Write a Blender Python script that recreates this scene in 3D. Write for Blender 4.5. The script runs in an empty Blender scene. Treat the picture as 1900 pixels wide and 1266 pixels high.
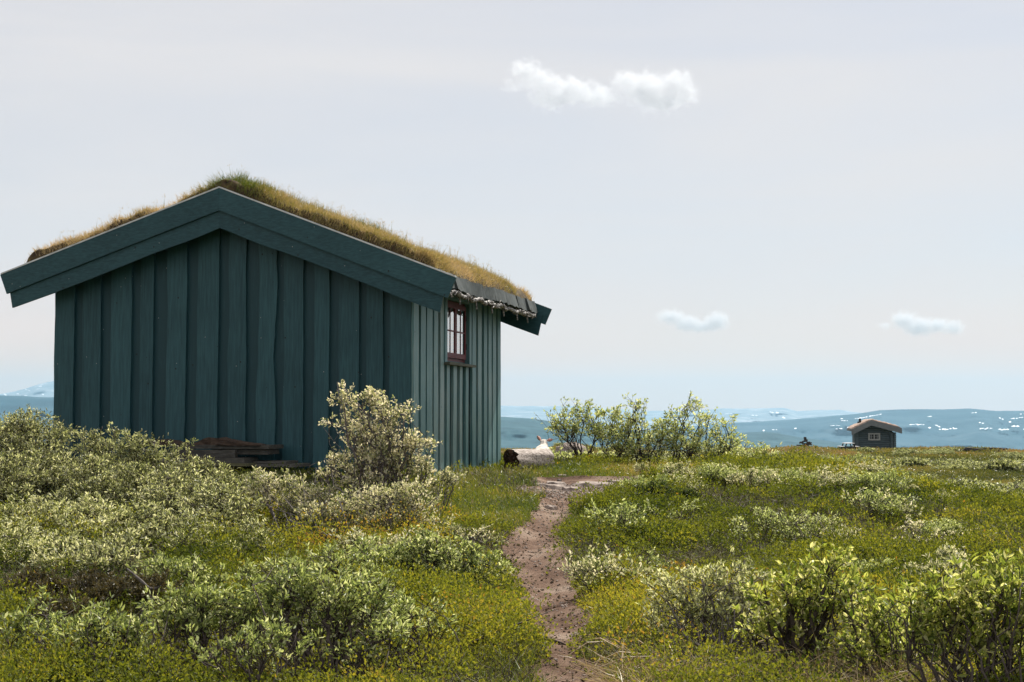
import bpy, math, random
import numpy as np
from mathutils import Vector, Matrix
R = math.radians
rng = np.random.default_rng(7)
random.seed(7)
sc = bpy.context.scene
C = sc.collection

# ------------------------------------------------------------------ camera
F = 1900 * 50 / 36.0
PITCH = math.atan(137 / F)
CAM = np.array([0.0, 0.0, 1.6])
cam = bpy.data.objects.new('camera', bpy.data.cameras.new('camera'))
C.objects.link(cam); sc.camera = cam
cam.data.lens = 50; cam.data.sensor_width = 36
cam.data.clip_start = 0.1; cam.data.clip_end = 90000
cam.location = CAM.tolist(); cam.rotation_euler = (R(90) + PITCH, 0, 0)
FW = np.array([0, math.cos(PITCH), math.sin(PITCH)]); UP = np.array([0, -math.sin(PITCH), math.cos(PITCH)])

def P(px, py, Y):
    """world point seen at photo pixel (px, py) at world depth Y"""
    px = np.asarray(px, float); py = np.asarray(py, float); Y = np.asarray(Y, float)
    a = (px - 950) / F; b = -(py - 633) / F
    d = np.stack([a, FW[1] + b * UP[1] + 0 * a, FW[2] + b * UP[2] + 0 * a], -1)
    return CAM + d * (Y / d[..., 1])[..., None]

# ------------------------------------------------------------------ light
SUN_AZ, SUN_EL = 27.0, 49.0
w = bpy.data.worlds.new('World'); sc.world = w; w.use_nodes = True
nt = w.node_tree; N = nt.nodes; L = nt.links
for n in list(N): N.remove(n)
sky = N.new('ShaderNodeTexSky'); sky.sky_type = 'NISHITA'; sky.sun_disc = False
sky.sun_elevation = R(SUN_EL); sky.sun_rotation = R(SUN_AZ); sky.altitude = 900; sky.dust_density = 1.5
tc = N.new('ShaderNodeTexCoord'); mp = N.new('ShaderNodeMapping'); mp.inputs['Scale'].default_value = (1.6, 1.6, 9.0); mp.inputs['Rotation'].default_value = (.06, .1, 0)
no = N.new('ShaderNodeTexNoise'); no.inputs['Scale'].default_value = 1.3; no.inputs['Detail'].default_value = 7; no.inputs['Distortion'].default_value = .4
no.inputs['Roughness'].default_value = 0.5
rp = N.new('ShaderNodeMapRange'); rp.inputs['From Min'].default_value = 0.3; rp.inputs['From Max'].default_value = 0.68
rp.inputs['To Min'].default_value = 0.66; rp.inputs['To Max'].default_value = 0.98
mx = N.new('ShaderNodeMix'); mx.data_type = 'RGBA'; mx.inputs['B'].default_value = (8.15, 7.85, 7.8, 1)
sx = N.new('ShaderNodeSeparateXYZ'); hr = N.new('ShaderNodeMapRange'); hr.inputs['From Min'].default_value = .0; hr.inputs['From Max'].default_value = .12
hr.inputs['To Min'].default_value = 1; hr.inputs['To Max'].default_value = 0; hr.interpolation_type = 'SMOOTHSTEP'
hm = N.new('ShaderNodeMix'); hm.data_type = 'RGBA'; hm.inputs['A'].default_value = (8.15, 7.85, 7.8, 1); hm.inputs['B'].default_value = (10.6, 7.9, 6.3, 1)
bg = N.new('ShaderNodeBackground'); bg.inputs['Strength'].default_value = 0.073
wo = N.new('ShaderNodeOutputWorld')
L.new(tc.outputs['Generated'], mp.inputs['Vector']); L.new(mp.outputs[0], no.inputs['Vector'])
L.new(no.outputs[0], rp.inputs['Value']); L.new(rp.outputs[0], mx.inputs['Factor'])
L.new(tc.outputs['Generated'], sx.inputs[0]); L.new(sx.outputs[2], hr.inputs['Value']); L.new(hr.outputs[0], hm.inputs['Factor']); L.new(hm.outputs['Result'], mx.inputs['B'])
L.new(sky.outputs[0], mx.inputs['A']); L.new(mx.outputs['Result'], bg.inputs['Color']); L.new(bg.outputs[0], wo.inputs[0])
sun = bpy.data.objects.new('sun', bpy.data.lights.new('sun', 'SUN')); C.objects.link(sun)
sun.data.energy = 5.0; sun.data.angle = R(0.6); sun.data.color = (1.0, 0.95, 0.86)
sd = Vector((math.sin(R(SUN_AZ)) * math.cos(R(SUN_EL)), math.cos(R(SUN_AZ)) * math.cos(R(SUN_EL)), math.sin(R(SUN_EL))))
sun.rotation_euler = sd.to_track_quat('Z', 'Y').to_euler(); sun.location = (20, 30, 40)
vs = sc.view_settings
vs.view_transform = 'Standard'; vs.look = 'None'; vs.exposure = 0.48; vs.gamma = 1.0
cy = sc.cycles
cy.max_bounces = 7; cy.diffuse_bounces = 3; cy.glossy_bounces = 3; cy.transmission_bounces = 5; cy.volume_bounces = 2
cy.transparent_max_bounces = 8; cy.caustics_reflective = False; cy.caustics_refractive = False
cy.use_denoising = True

# ------------------------------------------------------------------ helpers
def hsh(ix, iy, s):
    n = (ix.astype(np.int64) * 374761393 + iy.astype(np.int64) * 668265263 + s * 974634777) & 0xffffffff
    n = ((n ^ (n >> 13)) * 1274126177) & 0xffffffff
    n = n ^ (n >> 16)
    return (n & 0xffff) / 65535.0
def vn(x, y, s=0):
    x = np.asarray(x, float); y = np.asarray(y, float)
    ix = np.floor(x); iy = np.floor(y); fx = x - ix; fy = y - iy
    fx = fx * fx * (3 - 2 * fx); fy = fy * fy * (3 - 2 * fy)
    a = hsh(ix, iy, s); b = hsh(ix + 1, iy, s); c = hsh(ix, iy + 1, s); d = hsh(ix + 1, iy + 1, s)
    return (a * (1 - fx) + b * fx) * (1 - fy) + (c * (1 - fx) + d * fx) * fy
def fbm(x, y, s=0, o=4):
    r = 0; a = 0.5; t = 0
    for k in range(o):
        r = r + a * vn(x * 2 ** k + 17.3 * k, y * 2 ** k - 9.1 * k, s + k); t += a; a *= 0.5
    return r / t
def sst(a, b, x):
    t = np.clip((np.asarray(x, float) - a) / (b - a), 0, 1); return t * t * (3 - 2 * t)
def nrm(v):
    return v / np.maximum(np.linalg.norm(v, axis=-1, keepdims=True), 1e-9)

def tag(o, label=None, cat=None, group=None, kind=None):
    if label: o['label'] = label
    if cat: o['category'] = cat
    if group: o['group'] = group
    if kind: o['kind'] = kind
    return o
def empty(name, loc, label=None, cat=None, group=None):
    o = bpy.data.objects.new(name, None); C.objects.link(o); o.location = [float(v) for v in loc]
    o.empty_display_size = 0.2
    return tag(o, label, cat, group)

class MB:
    """mesh collector in world coordinates"""
    def __init__(s): s.v = []; s.f = []; s.t = []; s.n = 0
    def add(s, V, faces, tint=0.5):
        V = np.asarray(V, float).reshape(-1, 3)
        faces = np.asarray(faces, np.int64) if not isinstance(faces, list) else faces
        if isinstance(faces, list):
            g = {}
            for f in faces: g.setdefault(len(f), []).append(f)
            for k, q in g.items(): s.f.append(np.array(q, np.int64) + s.n)
        else: s.f.append(faces + s.n)
        s.v.append(V); s.n += len(V)
        s.t.append(np.broadcast_to(np.asarray(tint, float), (len(V),)).copy())
        return s
    def box(s, c, h, ax=None, tint=0.5):
        """centre, half sizes, three axis rows"""
        ax = np.eye(3) if ax is None else np.asarray(ax, float)
        sg = np.array([[a, b, d] for a in (-1, 1) for b in (-1, 1) for d in (-1, 1)], float)
        V = np.asarray(c, float) + (sg * np.asarray(h, float)) @ ax
        return s.add(V, [[0, 1, 3, 2], [4, 6, 7, 5], [0, 4, 5, 1], [2, 3, 7, 6], [0, 2, 6, 4], [1, 5, 7, 3]], tint)
    def prism(s, poly, off, tint=0.5):
        """polygon of 3d points pushed along the vector off"""
        p = np.asarray(poly, float); n = len(p)
        V = np.vstack([p, p + np.asarray(off, float)])
        f = [list(range(n))[::-1], list(range(n, 2 * n))] + [[i, (i + 1) % n, n + (i + 1) % n, n + i] for i in range(n)]
        return s.add(V, f, tint)
    def tube(s, path, rad, k=5, tint=0.5):
        p = np.asarray(path, float); m = len(p)
        rad = np.broadcast_to(np.asarray(rad, float), (m,))
        d = np.gradient(p, axis=0); d = nrm(d)
        ref = np.array([0.31, 0.22, 0.92]) if abs(d[0][2]) < 0.8 else np.array([0.9, 0.3, 0.1])
        a = nrm(np.cross(d, ref)); b = np.cross(d, a)
        an = np.arange(k) * 2 * math.pi / k
        V = p[:, None] + rad[:, None, None] * (a[:, None] * np.cos(an)[None, :, None] + b[:, None] * np.sin(an)[None, :, None])
        i = np.arange(m - 1)[:, None] * k; j = np.arange(k)[None]
        j2 = (j + 1) % k
        f = np.stack([i + j, i + j2, i + k + j2, i + k + j], -1).reshape(-1, 4)
        b0 = s.n
        s.add(V.reshape(-1, 3), f, tint)
        s.f.append(np.array([list(range(k))[::-1]]) + b0)
        s.f.append(np.array([list(range(k))]) + b0 + (m - 1) * k)
        return s
    def leaves(s, p, ax, ln, wd, tint, hexa=False, curl=0.12):
        n = len(p)
        if n == 0: return s
        ax = nrm(ax); r = rng.normal(size=(n, 3)); sd_ = nrm(np.cross(ax, r)); nm = np.cross(ax, sd_)
        ln = np.broadcast_to(ln, (n,))[:, None]; wd = np.broadcast_to(wd, (n,))[:, None] * 0.5
        tip = p + ax * ln - nm * ln * curl
        if hexa:
            q = [p, p + ax * ln * .30 + sd_ * wd * .85 + nm * wd * .25, p + ax * ln * .66 + sd_ * wd * .8 + nm * wd * .2, tip,
                 p + ax * ln * .66 - sd_ * wd * .8 + nm * wd * .2, p + ax * ln * .30 - sd_ * wd * .85 + nm * wd * .25]
            V = np.stack(q, 1).reshape(-1, 3); b = np.arange(n)[:, None] * 6
            f = np.vstack([b + np.array([[0, 1, 2, 3]]), b + np.array([[0, 3, 4, 5]])])
            s.add(V, f, np.repeat(tint, 6))
        else:
            q = [p, p + ax * ln * .45 + sd_ * wd + nm * wd * .3, tip, p + ax * ln * .45 - sd_ * wd + nm * wd * .3]
            V = np.stack(q, 1).reshape(-1, 3); b = np.arange(n)[:, None] * 4
            f = np.vstack([b + np.array([[0, 1, 2]]), b + np.array([[0, 2, 3]])])
            s.add(V, f, np.repeat(tint, 4))
        return s
    def blades(s, p, ax, ln, wd, tint, bend=0.35):
        n = len(p); ax = nrm(ax); r = rng.normal(size=(n, 3)); r[:, 2] *= .2
        sd_ = nrm(np.cross(ax, r)); bd = nrm(np.cross(ax, sd_))
        ln = np.broadcast_to(ln, (n,))[:, None]; wd = np.broadcast_to(wd, (n,))[:, None] * .5
        m = p + ax * ln * .55 + bd * ln * bend * .25; t = p + ax * ln * .95 + bd * ln * bend
        V = np.stack([p - sd_ * wd, p + sd_ * wd, m + sd_ * wd * .7, m - sd_ * wd * .7, t], 1).reshape(-1, 3)
        b = np.arange(n)[:, None] * 5
        s.add(V, b + np.array([[0, 1, 2, 3]]), np.repeat(tint, 5)); s.f.append(b + np.array([[3, 2, 4]]) + (s.n - 5 * n))
        return s
    def build(s, name, mat, parent=None, smooth=False):
        V = np.vstack(s.v).astype(np.float32)
        if parent is not None: V = V - np.array(parent_world(parent), np.float32)
        me = bpy.data.meshes.new(name)
        me.vertices.add(len(V)); me.vertices.foreach_set('co', V.ravel())
        nl = sum(f.size for f in s.f); nf = sum(len(f) for f in s.f)
        me.loops.add(nl); me.polygons.add(nf)
        me.loops.foreach_set('vertex_index', np.concatenate([f.ravel() for f in s.f]).astype(np.int32))
        tot = np.concatenate([np.full(len(f), f.shape[1]) for f in s.f]).astype(np.int32)
        st = np.concatenate([[0], np.cumsum(tot)[:-1]]).astype(np.int32)
        me.polygons.foreach_set('loop_start', st)
        try: me.polygons.foreach_set('loop_total', tot)
        except Exception: pass
        me.polygons.foreach_set('use_smooth', np.full(nf, bool(smooth)))
        at = me.attributes.new('tint', 'FLOAT', 'POINT'); at.data.foreach_set('value', np.concatenate(s.t).astype(np.float32))
        me.update(calc_edges=True)
        me.materials.append(mat)
        o = bpy.data.objects.new(name, me); C.objects.link(o)
        if parent is not None: o.parent = parent
        return o
def parent_world(o):
    v = Vector((0, 0, 0))
    while o is not None: v = v + o.location; o = o.parent
    return v

# ------------------------------------------------------------------ materials
def mat_base(name):
    m = bpy.data.materials.new(name); m.use_nodes = True
    n = m.node_tree.nodes; b = n['Principled BSDF']; return m, n, m.node_tree.links, b
def ramp(n, stops):
    r = n.new('ShaderNodeValToRGB'); e = r.color_ramp.elements
    while len(e) < len(stops): e.new(0.5)
    for q, (p, c) in zip(e, stops): q.position = p; q.color = (*c, 1)
    return r
def coords(n, l, scale, kind='Object'):
    t = n.new('ShaderNodeTexCoord'); m = n.new('ShaderNodeMapping'); m.inputs['Scale'].default_value = scale
    l.new(t.outputs[kind], m.inputs['Vector']); return m.outputs[0]
def noise(n, l, vec, scale, det=4, rough=.55):
    t = n.new('ShaderNodeTexNoise'); t.inputs['Scale'].default_value = scale; t.inputs['Detail'].default_value = det
    t.inputs['Roughness'].default_value = rough; l.new(vec, t.inputs['Vector']); return t.outputs[0]
def bump(n, l, b, h, st, dist=0.01):
    q = n.new('ShaderNodeBump'); q.inputs['Strength'].default_value = st; q.inputs['Distance'].default_value = dist
    l.new(h, q.inputs['Height']); l.new(q.outputs[0], b.inputs['Normal'])
def mat_noise(name, stops, scale=(1, 1, 1), ns=5, rough=.8, bst=.3, bd=.01, det=5, spec=.3):
    m, n, l, b = mat_base(name); v = coords(n, l, scale); x = noise(n, l, v, ns, det)
    r = ramp(n, stops); l.new(x, r.inputs[0]); l.new(r.outputs[0], b.inputs['Base Color'])
    b.inputs['Roughness'].default_value = rough; b.inputs['Specular IOR Level'].default_value = spec
    if bst: bump(n, l, b, x, bst, bd)
    return m
def mat_leaf(name, stops, trans=.5, rough=.42, spec=.45, tcol=(1.3, 1.25, .75)):
    m, n, l, b = mat_base(name)
    a = n.new('ShaderNodeAttribute'); a.attribute_name = 'tint'
    r = ramp(n, stops); l.new(a.outputs['Fac'], r.inputs[0]); l.new(r.outputs[0], b.inputs['Base Color'])
    b.inputs['Roughness'].default_value = rough; b.inputs['Specular IOR Level'].default_value = spec
    t = n.new('ShaderNodeBsdfTranslucent'); mu = n.new('ShaderNodeMix'); mu.data_type = 'RGBA'; mu.blend_type = 'MULTIPLY'
    mu.inputs['Factor'].default_value = 1; mu.inputs['B'].default_value = (*tcol, 1)
    l.new(r.outputs[0], mu.inputs['A']); l.new(mu.outputs['Result'], t.inputs['Color'])
    x = n.new('ShaderNodeMixShader'); x.inputs[0].default_value = trans
    l.new(b.outputs[0], x.inputs[1]); l.new(t.outputs[0], x.inputs[2]); l.new(x.outputs[0], n['Material Output'].inputs[0])
    return m
def mat_paint(name, c1, c2, grain=(14, 14, 1.0), rough=.55, spec=.4, wear_glare=None):
    m, n, l, b = mat_base(name); v = coords(n, l, grain); x = noise(n, l, v, 3, 6, .6)
    y = noise(n, l, coords(n, l, (1, 1, 1)), 1.3, 4)
    a = n.new('ShaderNodeAttribute'); a.attribute_name = 'tint'
    ma = n.new('ShaderNodeMath'); ma.operation = 'MULTIPLY_ADD'; ma.inputs[1].default_value = .5
    l.new(a.outputs['Fac'], ma.inputs[0]); l.new(x, ma.inputs[2])
    mb_ = n.new('ShaderNodeMath'); mb_.operation = 'MULTIPLY_ADD'; mb_.inputs[1].default_value = .5
    l.new(y, mb_.inputs[0]); l.new(ma.outputs[0], mb_.inputs[2])
    mc = n.new('ShaderNodeMath'); mc.operation = 'MULTIPLY'; mc.inputs[1].default_value = .6; l.new(mb_.outputs[0], mc.inputs[0]); mb_ = mc
    st = [(.48, c1), (.78, c2)]
    if wear_glare: st = [(.5, c1), (.68, c2), (.80, wear_glare)]
    r = ramp(n, [(min(p, 1), c) for p, c in st]); l.new(mb_.outputs[0], r.inputs[0])
    last = r.outputs[0]
    for (sc_, th_, col_) in ((7.0, .035, (.30, .33, .32)), (5.0, .05, (.008, .018, .02)), (11.0, .03, (.01, .02, .022))):
        vo = n.new('ShaderNodeTexVoronoi'); vo.inputs['Scale'].default_value = sc_; l.new(coords(n, l, (1, 1, .8)), vo.inputs['Vector'])
        lt = n.new('ShaderNodeMath'); lt.operation = 'LESS_THAN'; lt.inputs[1].default_value = th_; l.new(vo.outputs['Distance'], lt.inputs[0])
        mk_ = n.new('ShaderNodeMix'); mk_.data_type = 'RGBA'; mk_.inputs['B'].default_value = (*col_, 1); l.new(lt.outputs[0], mk_.inputs['Factor']); l.new(last, mk_.inputs['A']); last = mk_.outputs['Result']
    l.new(last, b.inputs['Base Color'])
    b.inputs['Roughness'].default_value = rough; b.inputs['Specular IOR Level'].default_value = spec
    bump(n, l, b, x, .5, .005)
    return m
M = {}
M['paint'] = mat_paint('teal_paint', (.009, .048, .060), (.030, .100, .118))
M['paint_side'] = mat_paint('weathered_glare_teal_paint', (.050, .142, .158), (.112, .222, .232), grain=(26, 26, .7), rough=.48, wear_glare=(.22, .30, .30))  # lighter copy of the front paint: weathering plus painted-in sky glare
M['paint_barge'] = mat_paint('barge_paint', (.009, .048, .060), (.030, .100, .118), grain=(1.0, 16, 16))
M['paint_gap_shade'] = mat_paint('gap_shade_paint', (.022, .052, .058), (.035, .075, .08))  # darker copy of the wall paint, shade painted into the gaps
M['trimdark'] = mat_paint('dark_trim', (.028, .045, .045), (.05, .07, .07), grain=(3, 3, 3))
M['cap_highlight'] = mat_noise('cap_highlight_metal', [(.3, (.45, .47, .47)), (.7, (.75, .77, .77))], ns=8, rough=.4, bst=.1)  # near-white so the strip carries a painted sunlit edge
M['felt'] = mat_noise('tarred_block', [(.3, (.035, .045, .045)), (.7, (.075, .09, .09))], ns=14, rough=.75, bst=.5)
M['bark'] = mat_noise('birch_bark', [(.35, (.05, .045, .04)), (.5, (.19, .175, .165)), (.7, (.48, .46, .44))], scale=(1, 1, 3), ns=18, rough=.6, bst=.5)
M['red'] = mat_paint('dark_red_paint', (.085, .011, .016), (.17, .028, .035))
M['sill'] = mat_noise('grey_wood', [(.3, (.06, .065, .05)), (.7, (.14, .14, .11))], scale=(1, 1, 8), ns=6)
M['sky_glare_sheet'] = mat_noise('sky_glare_sheet', [(.3, (.75, .75, .74)), (.7, (.82, .82, .82))], scale=(12, 12, .6), ns=4, bst=.2)
M['soil'] = mat_noise('turf_soil', [(.3, (.03, .018, .012)), (.5, (.075, .05, .022)), (.7, (.14, .11, .04))], ns=9, rough=.95, bst=.8, bd=.03)
M['deck'] = mat_noise('roof_board', [(.3, (.03, .035, .03)), (.7, (.06, .065, .055))], scale=(1, 6, 1), ns=4)
M['wood'] = mat_noise('weathered_log', [(.3, (.10, .075, .06)), (.48, (.36, .30, .26)), (.68, (.62, .55, .50))], scale=(1.2, 14, 14), ns=3, rough=.8, bst=.7, bd=.008)
M['rot'] = mat_noise('rotten_heartwood', [(.3, (.035, .02, .016)), (.7, (.15, .085, .06))], ns=16, rough=1, bst=1, bd=.03)
M['plank'] = mat_paint('old_plank', (.045, .042, .036), (.15, .14, .12), grain=(1.5, 14, 14), rough=.8)
M['plankg'] = mat_paint('mossy_plank', (.07, .07, .035), (.16, .15, .08), grain=(1.5, 14, 14), rough=.8)
M['barkslab'] = mat_noise('bark_slab', [(.3, (.03, .02, .015)), (.7, (.11, .075, .055))], scale=(1, 5, 5), ns=6, rough=1, bst=1, bd=.02)
M['stem'] = mat_noise('bark_stem', [(.3, (.025, .018, .014)), (.7, (.10, .078, .065))], ns=40, rough=.8, bst=.4, bd=.003)
M['stem_grey'] = mat_noise('grey_stem', [(.3, (.05, .042, .038)), (.7, (.2, .17, .16))], ns=40, rough=.8, bst=.4, bd=.003)
M['silver'] = mat_leaf('silver_willow_leaf', [(0, (.05, .06, .025)), (.45, (.27, .30, .14)), (.8, (.54, .56, .33)), (1, (.80, .79, .62))], tcol=(1.25, 1.2, .75))
M['blush'] = mat_leaf('woolly_willow_leaf', [(0, (.07, .10, .03)), (.4, (.30, .34, .14)), (.75, (.62, .61, .42)), (1, (.88, .83, .72))], tcol=(1.25, 1.17, .85))
M['green'] = mat_leaf('green_willow_leaf', [(0, (.06, .10, .012)), (.5, (.27, .33, .07)), (.85, (.50, .53, .16)), (1, (.70, .68, .38))], trans=.52)
M['sage'] = mat_leaf('sage_willow_leaf', [(0, (.06, .09, .035)), (.5, (.27, .33, .11)), (.85, (.50, .55, .24)), (1, (.72, .74, .48))], trans=.5, tcol=(1.25, 1.2, .8))
M['catkin'] = mat_leaf('catkin', [(0, (.20, .20, .08)), (1, (.42, .40, .22))], trans=.3, rough=.9)
M['birch'] = mat_leaf('dwarf_birch_leaf', [(0, (.02, .035, .008)), (.6, (.06, .095, .012)), (1, (.15, .18, .04))], rough=.4)
M['juniper'] = mat_leaf('juniper_leaf', [(0, (.03, .03, .012)), (.5, (.09, .08, .03)), (1, (.19, .14, .06))], trans=.2)
M['berry'] = mat_leaf('blueberry_leaf', [(0, (.03, .05, .008)), (.30, (.105, .135, .022)), (.6, (.22, .24, .04)), (.8, (.32, .29, .055)), (1, (.34, .17, .06))], trans=.5, tcol=(1.4, 1.25, .5), rough=.6, spec=.25)
M['grass'] = mat_leaf('grass_blade', [(0, (.05, .08, .012)), (.4, (.14, .19, .02)), (.7, (.30, .26, .06)), (1, (.55, .42, .20))], trans=.35, tcol=(1.3, 1.2, .6))
M['roofgrass'] = mat_leaf('roof_grass', [(0, (.09, .13, .015)), (.35, (.25, .23, .06)), (.7, (.44, .33, .16)), (1, (.62, .47, .29))], trans=.35, tcol=(1.2, 1.1, .7))
M['heath'] = mat_leaf('heath_leaf', [(0, (.04, .055, .01)), (.35, (.13, .14, .02)), (.65, (.25, .22, .045)), (1, (.38, .23, .10))], trans=.3)
M['twigs'] = mat_leaf('bare_twig', [(0, (.025, .018, .012)), (.5, (.095, .075, .045)), (1, (.24, .19, .14))], trans=.0, rough=.7)
M['straw'] = mat_leaf('straw', [(0, (.28, .20, .10)), (1, (.62, .50, .32))], trans=.2)
M['stone'] = mat_noise('pale_stone', [(.3, (.13, .10, .085)), (.55, (.30, .245, .21)), (.75, (.46, .39, .33))], ns=14, rough=.9, bst=.8, bd=.01)
M['darkstone'] = mat_noise('dark_stone', [(.3, (.03, .025, .022)), (.7, (.11, .09, .08))], ns=3, rough=.9, bst=.5, bd=.03)
M['wool'] = mat_noise('wool', [(.3, (.62, .55, .48)), (.7, (.80, .74, .67))], ns=60, rough=1, bst=1, bd=.01)
M['ear'] = mat_noise('ear_skin', [(.3, (.45, .22, .18)), (.7, (.62, .36, .30))], ns=20, rough=.7, bst=.1)
M['logwall'] = mat_noise('grey_log_wall', [(.3, (.055, .075, .082)), (.7, (.10, .13, .14))], scale=(.6, .6, 4), ns=3, rough=.8, bst=.2)
M['fartrim'] = mat_noise('grey_trim', [(.3, (.13, .145, .155)), (.7, (.19, .205, .215))], ns=4, rough=.8, bst=0)
M['paletrim'] = mat_noise('pale_trim', [(.3, (.24, .25, .24)), (.7, (.34, .35, .34))], ns=4, rough=.8, bst=0)
M['farturf'] = mat_noise('pale_turf', [(.3, (.26, .18, .14)), (.7, (.48, .36, .29))], ns=4, rough=1, bst=.5, bd=.05)
M['black'] = mat_noise('black_iron', [(.3, (.01, .01, .011)), (.7, (.025, .025, .028))], ns=4, rough=.5, bst=0)
M['tabletop'] = mat_noise('bleached_wood', [(.3, (.55, .55, .55)), (.7, (.75, .75, .75))], ns=4, rough=.6, bst=0)
M['snow'] = mat_noise('snow', [(.3, (.58, .63, .68)), (.7, (.68, .72, .76))], ns=.01, rough=.6, bst=0)

g, gn, gl, gb = mat_base('window_glass')
gb.inputs['Base Color'].default_value = (.9, .92, .93, 1); gb.inputs['Roughness'].default_value = .03
tr = gn.new('ShaderNodeBsdfTransparent'); gs = gn.new('ShaderNodeBsdfGlossy'); gs.inputs['Roughness'].default_value = .02
fr = gn.new('ShaderNodeLayerWeight'); fr.inputs['Blend'].default_value = .6; ms = gn.new('ShaderNodeMixShader')
gl.new(fr.outputs['Facing'], ms.inputs[0]); gl.new(tr.outputs[0], ms.inputs[1]); gl.new(gs.outputs[0], ms.inputs[2]); gl.new(ms.outputs[0], gn['Material Output'].inputs[0])
M['glass'] = g

# ------------------------------------------------------------------ terrain
_ty = np.array([-600, -40, 0, 3, 5, 6.2, 7, 8.2, 9.8, 11.5, 13.3, 14.8, 17.6, 20, 22, 24, 27, 32, 40, 60, 85, 118, 135, 160, 220, 400, 900, 1600, 3000, 90000.])
_tz = np.array([-30, -.6, .3, .38, .42, .435, .459, .481, .523, .598, .693, .759, .80, .81, .80, .76, .55, .12, -.40, -.78, -1.12, -1.42, -1.60, -2.4, -7, -30, -110, -190, -240, -260.])
def bpx(x, Y): return 950 + x / Y * F
def ground(x, y):
    x = np.asarray(x, float); y = np.asarray(y, float)
    z = np.interp(y, _ty, _tz)
    drop = sst(3.6, 7.5, x + .25 * np.sin(y * .6)) * sst(6, 11, y) * (1 - sst(26, 40, y))
    z = z - drop * .62
    near = (1 - sst(26, 60, y)) * sst(-6, 0, y)
    z = z + near * ((fbm(x * .9, y * .55, 3, 3) - .5) * .12 + (fbm(x * 3.3, y * 1.6, 9, 2) - .5) * .02)
    mid = sst(28, 60, y) * (1 - sst(130, 260, y))
    z = z + mid * (fbm(x * .12, y * .08, 5, 4) - .5) * .8 - .33 * sst(60, 100, y) * (1 - sst(150, 260, y))
    far = sst(300, 2500, y)
    z = z + far * (fbm(x * .0006, y * .0006, 8, 4) - .5) * 90
    for (px, Y, a, sx, sy) in ((1485, 118, .55, 3.0, 6), (1815, 125, .45, 2.2, 5), (1060, 120, .7, 2.2, 5), (1590, 128, .2, 9, 6)):
        cx = (px - 950) / F * Y
        z = z + a * np.exp(-((x - cx) / sx) ** 2 - ((y - Y) / sy) ** 2)
    return z
_ts = np.concatenate([np.arange(4, 30, .02), np.arange(30, 200, .1)])
def gp(px, py):
    d = P(px, py, 1.0) - CAM
    q = CAM + _ts[:, None] * d
    h = q[:, 2] - ground(q[:, 0], q[:, 1])
    i = np.argmax(h < 0)
    if h[i] >= 0: i = len(_ts) - 1
    return q[i]

def axis(dense_a, dense_b, step, lo, hi, gr):
    a = list(np.arange(dense_a, dense_b + 1e-6, step)); s = step
    while a[-1] < hi: s *= gr; a.append(a[-1] + s)
    s = step
    while a[0] > lo: s *= gr; a.insert(0, a[0] - s)
    return np.array(a)
xs = axis(-9, 10, .085, -40000, 40000, 1.07)
ys = axis(5, 26, .085, -3000, 60000, 1.035)
X, Yg = np.meshgrid(xs, ys)
Z = ground(X, Yg)

# path outline (photo rows: y, left, right) turned into ground points
rows = [(1300, 985, 1160), (1266, 985, 1130), (1240, 985, 1112), (1215, 1000, 1085), (1195, 995, 1085), (1170, 985, 1088), (1140, 978, 1082), (1110, 962, 1060), (1080, 950, 1045),
        (1050, 948, 1035), (1020, 945, 1032), (1000, 946, 1034), (985, 955, 1045), (970, 970, 1062), (955, 992, 1068), (940, 1000, 1075),
        (928, 995, 1095), (915, 990, 1130), (905, 985, 1165), (897, 985, 1190), (888, 1000, 1200)]
pl = []; pr = []
for (yy, a, b) in rows:
    pl.append(gp(a, yy)); pr.append(gp(b, yy))
pl = np.array(pl); pr = np.array(pr)
def path_mask(x, y):
    """signed distance-ish: >0 inside the path"""
    o = np.argsort(pl[:, 1])
    l = np.interp(y, pl[o, 1], pl[o, 0]); o = np.argsort(pr[:, 1]); r = np.interp(y, pr[o, 1], pr[o, 0])
    ok = (y < pl[:, 1].max() + .3) & (y > pl[:, 1].min() - 3)
    d = np.minimum(x - l, r - x)
    d = d + (fbm(x * 4.5, y * 1.3, 21, 4) - .5) * .30 + sst(13.5, 15, y) * (fbm(x * 3, y * 1.2, 27, 3) - .5) * .45
    return np.where(ok, d, -1)

Z = Z - .05 * sst(-.05, .18, path_mask(X, Yg))

m, n, l, b = mat_base('moor_ground')
v = coords(n, l, (1, 1, 1)); a1 = noise(n, l, v, .35, 6, .6); a2 = noise(n, l, v, 7, 6, .65)
r1 = ramp(n, [(.3, (.045, .05, .014)), (.45, (.085, .085, .022)), (.58, (.13, .115, .035)), (.72, (.16, .12, .05))])
r2 = ramp(n, [(.3, (.25, .25, .25)), (.7, (1, 1, 1))])
mm = n.new('ShaderNodeMix'); mm.data_type = 'RGBA'; mm.blend_type = 'MULTIPLY'; mm.inputs['Factor'].default_value = .9
l.new(a1, r1.inputs[0]); l.new(a2, r2.inputs[0]); l.new(r1.outputs[0], mm.inputs['A']); l.new(r2.outputs[0], mm.inputs['B'])
l.new(mm.outputs['Result'], b.inputs['Base Color']); b.inputs['Roughness'].default_value = 1; b.inputs['Specular IOR Level'].default_value = .1
bump(n, l, b, a2, .8, .05); M['ground'] = m
m, n, l, b = mat_base('dirt')
v = coords(n, l, (1, 1, 1)); a1 = noise(n, l, v, 2.2, 6, .6); a2 = noise(n, l, v, 55, 8, .75)
r1 = ramp(n, [(.3, (.11, .065, .045)), (.5, (.22, .145, .105)), (.68, (.35, .265, .205))]); r2 = ramp(n, [(.36, (.25, .2, .18)), (.5, (.9, .9, .9)), (.66, (1.0, 1.0, 1.0))])
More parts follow.
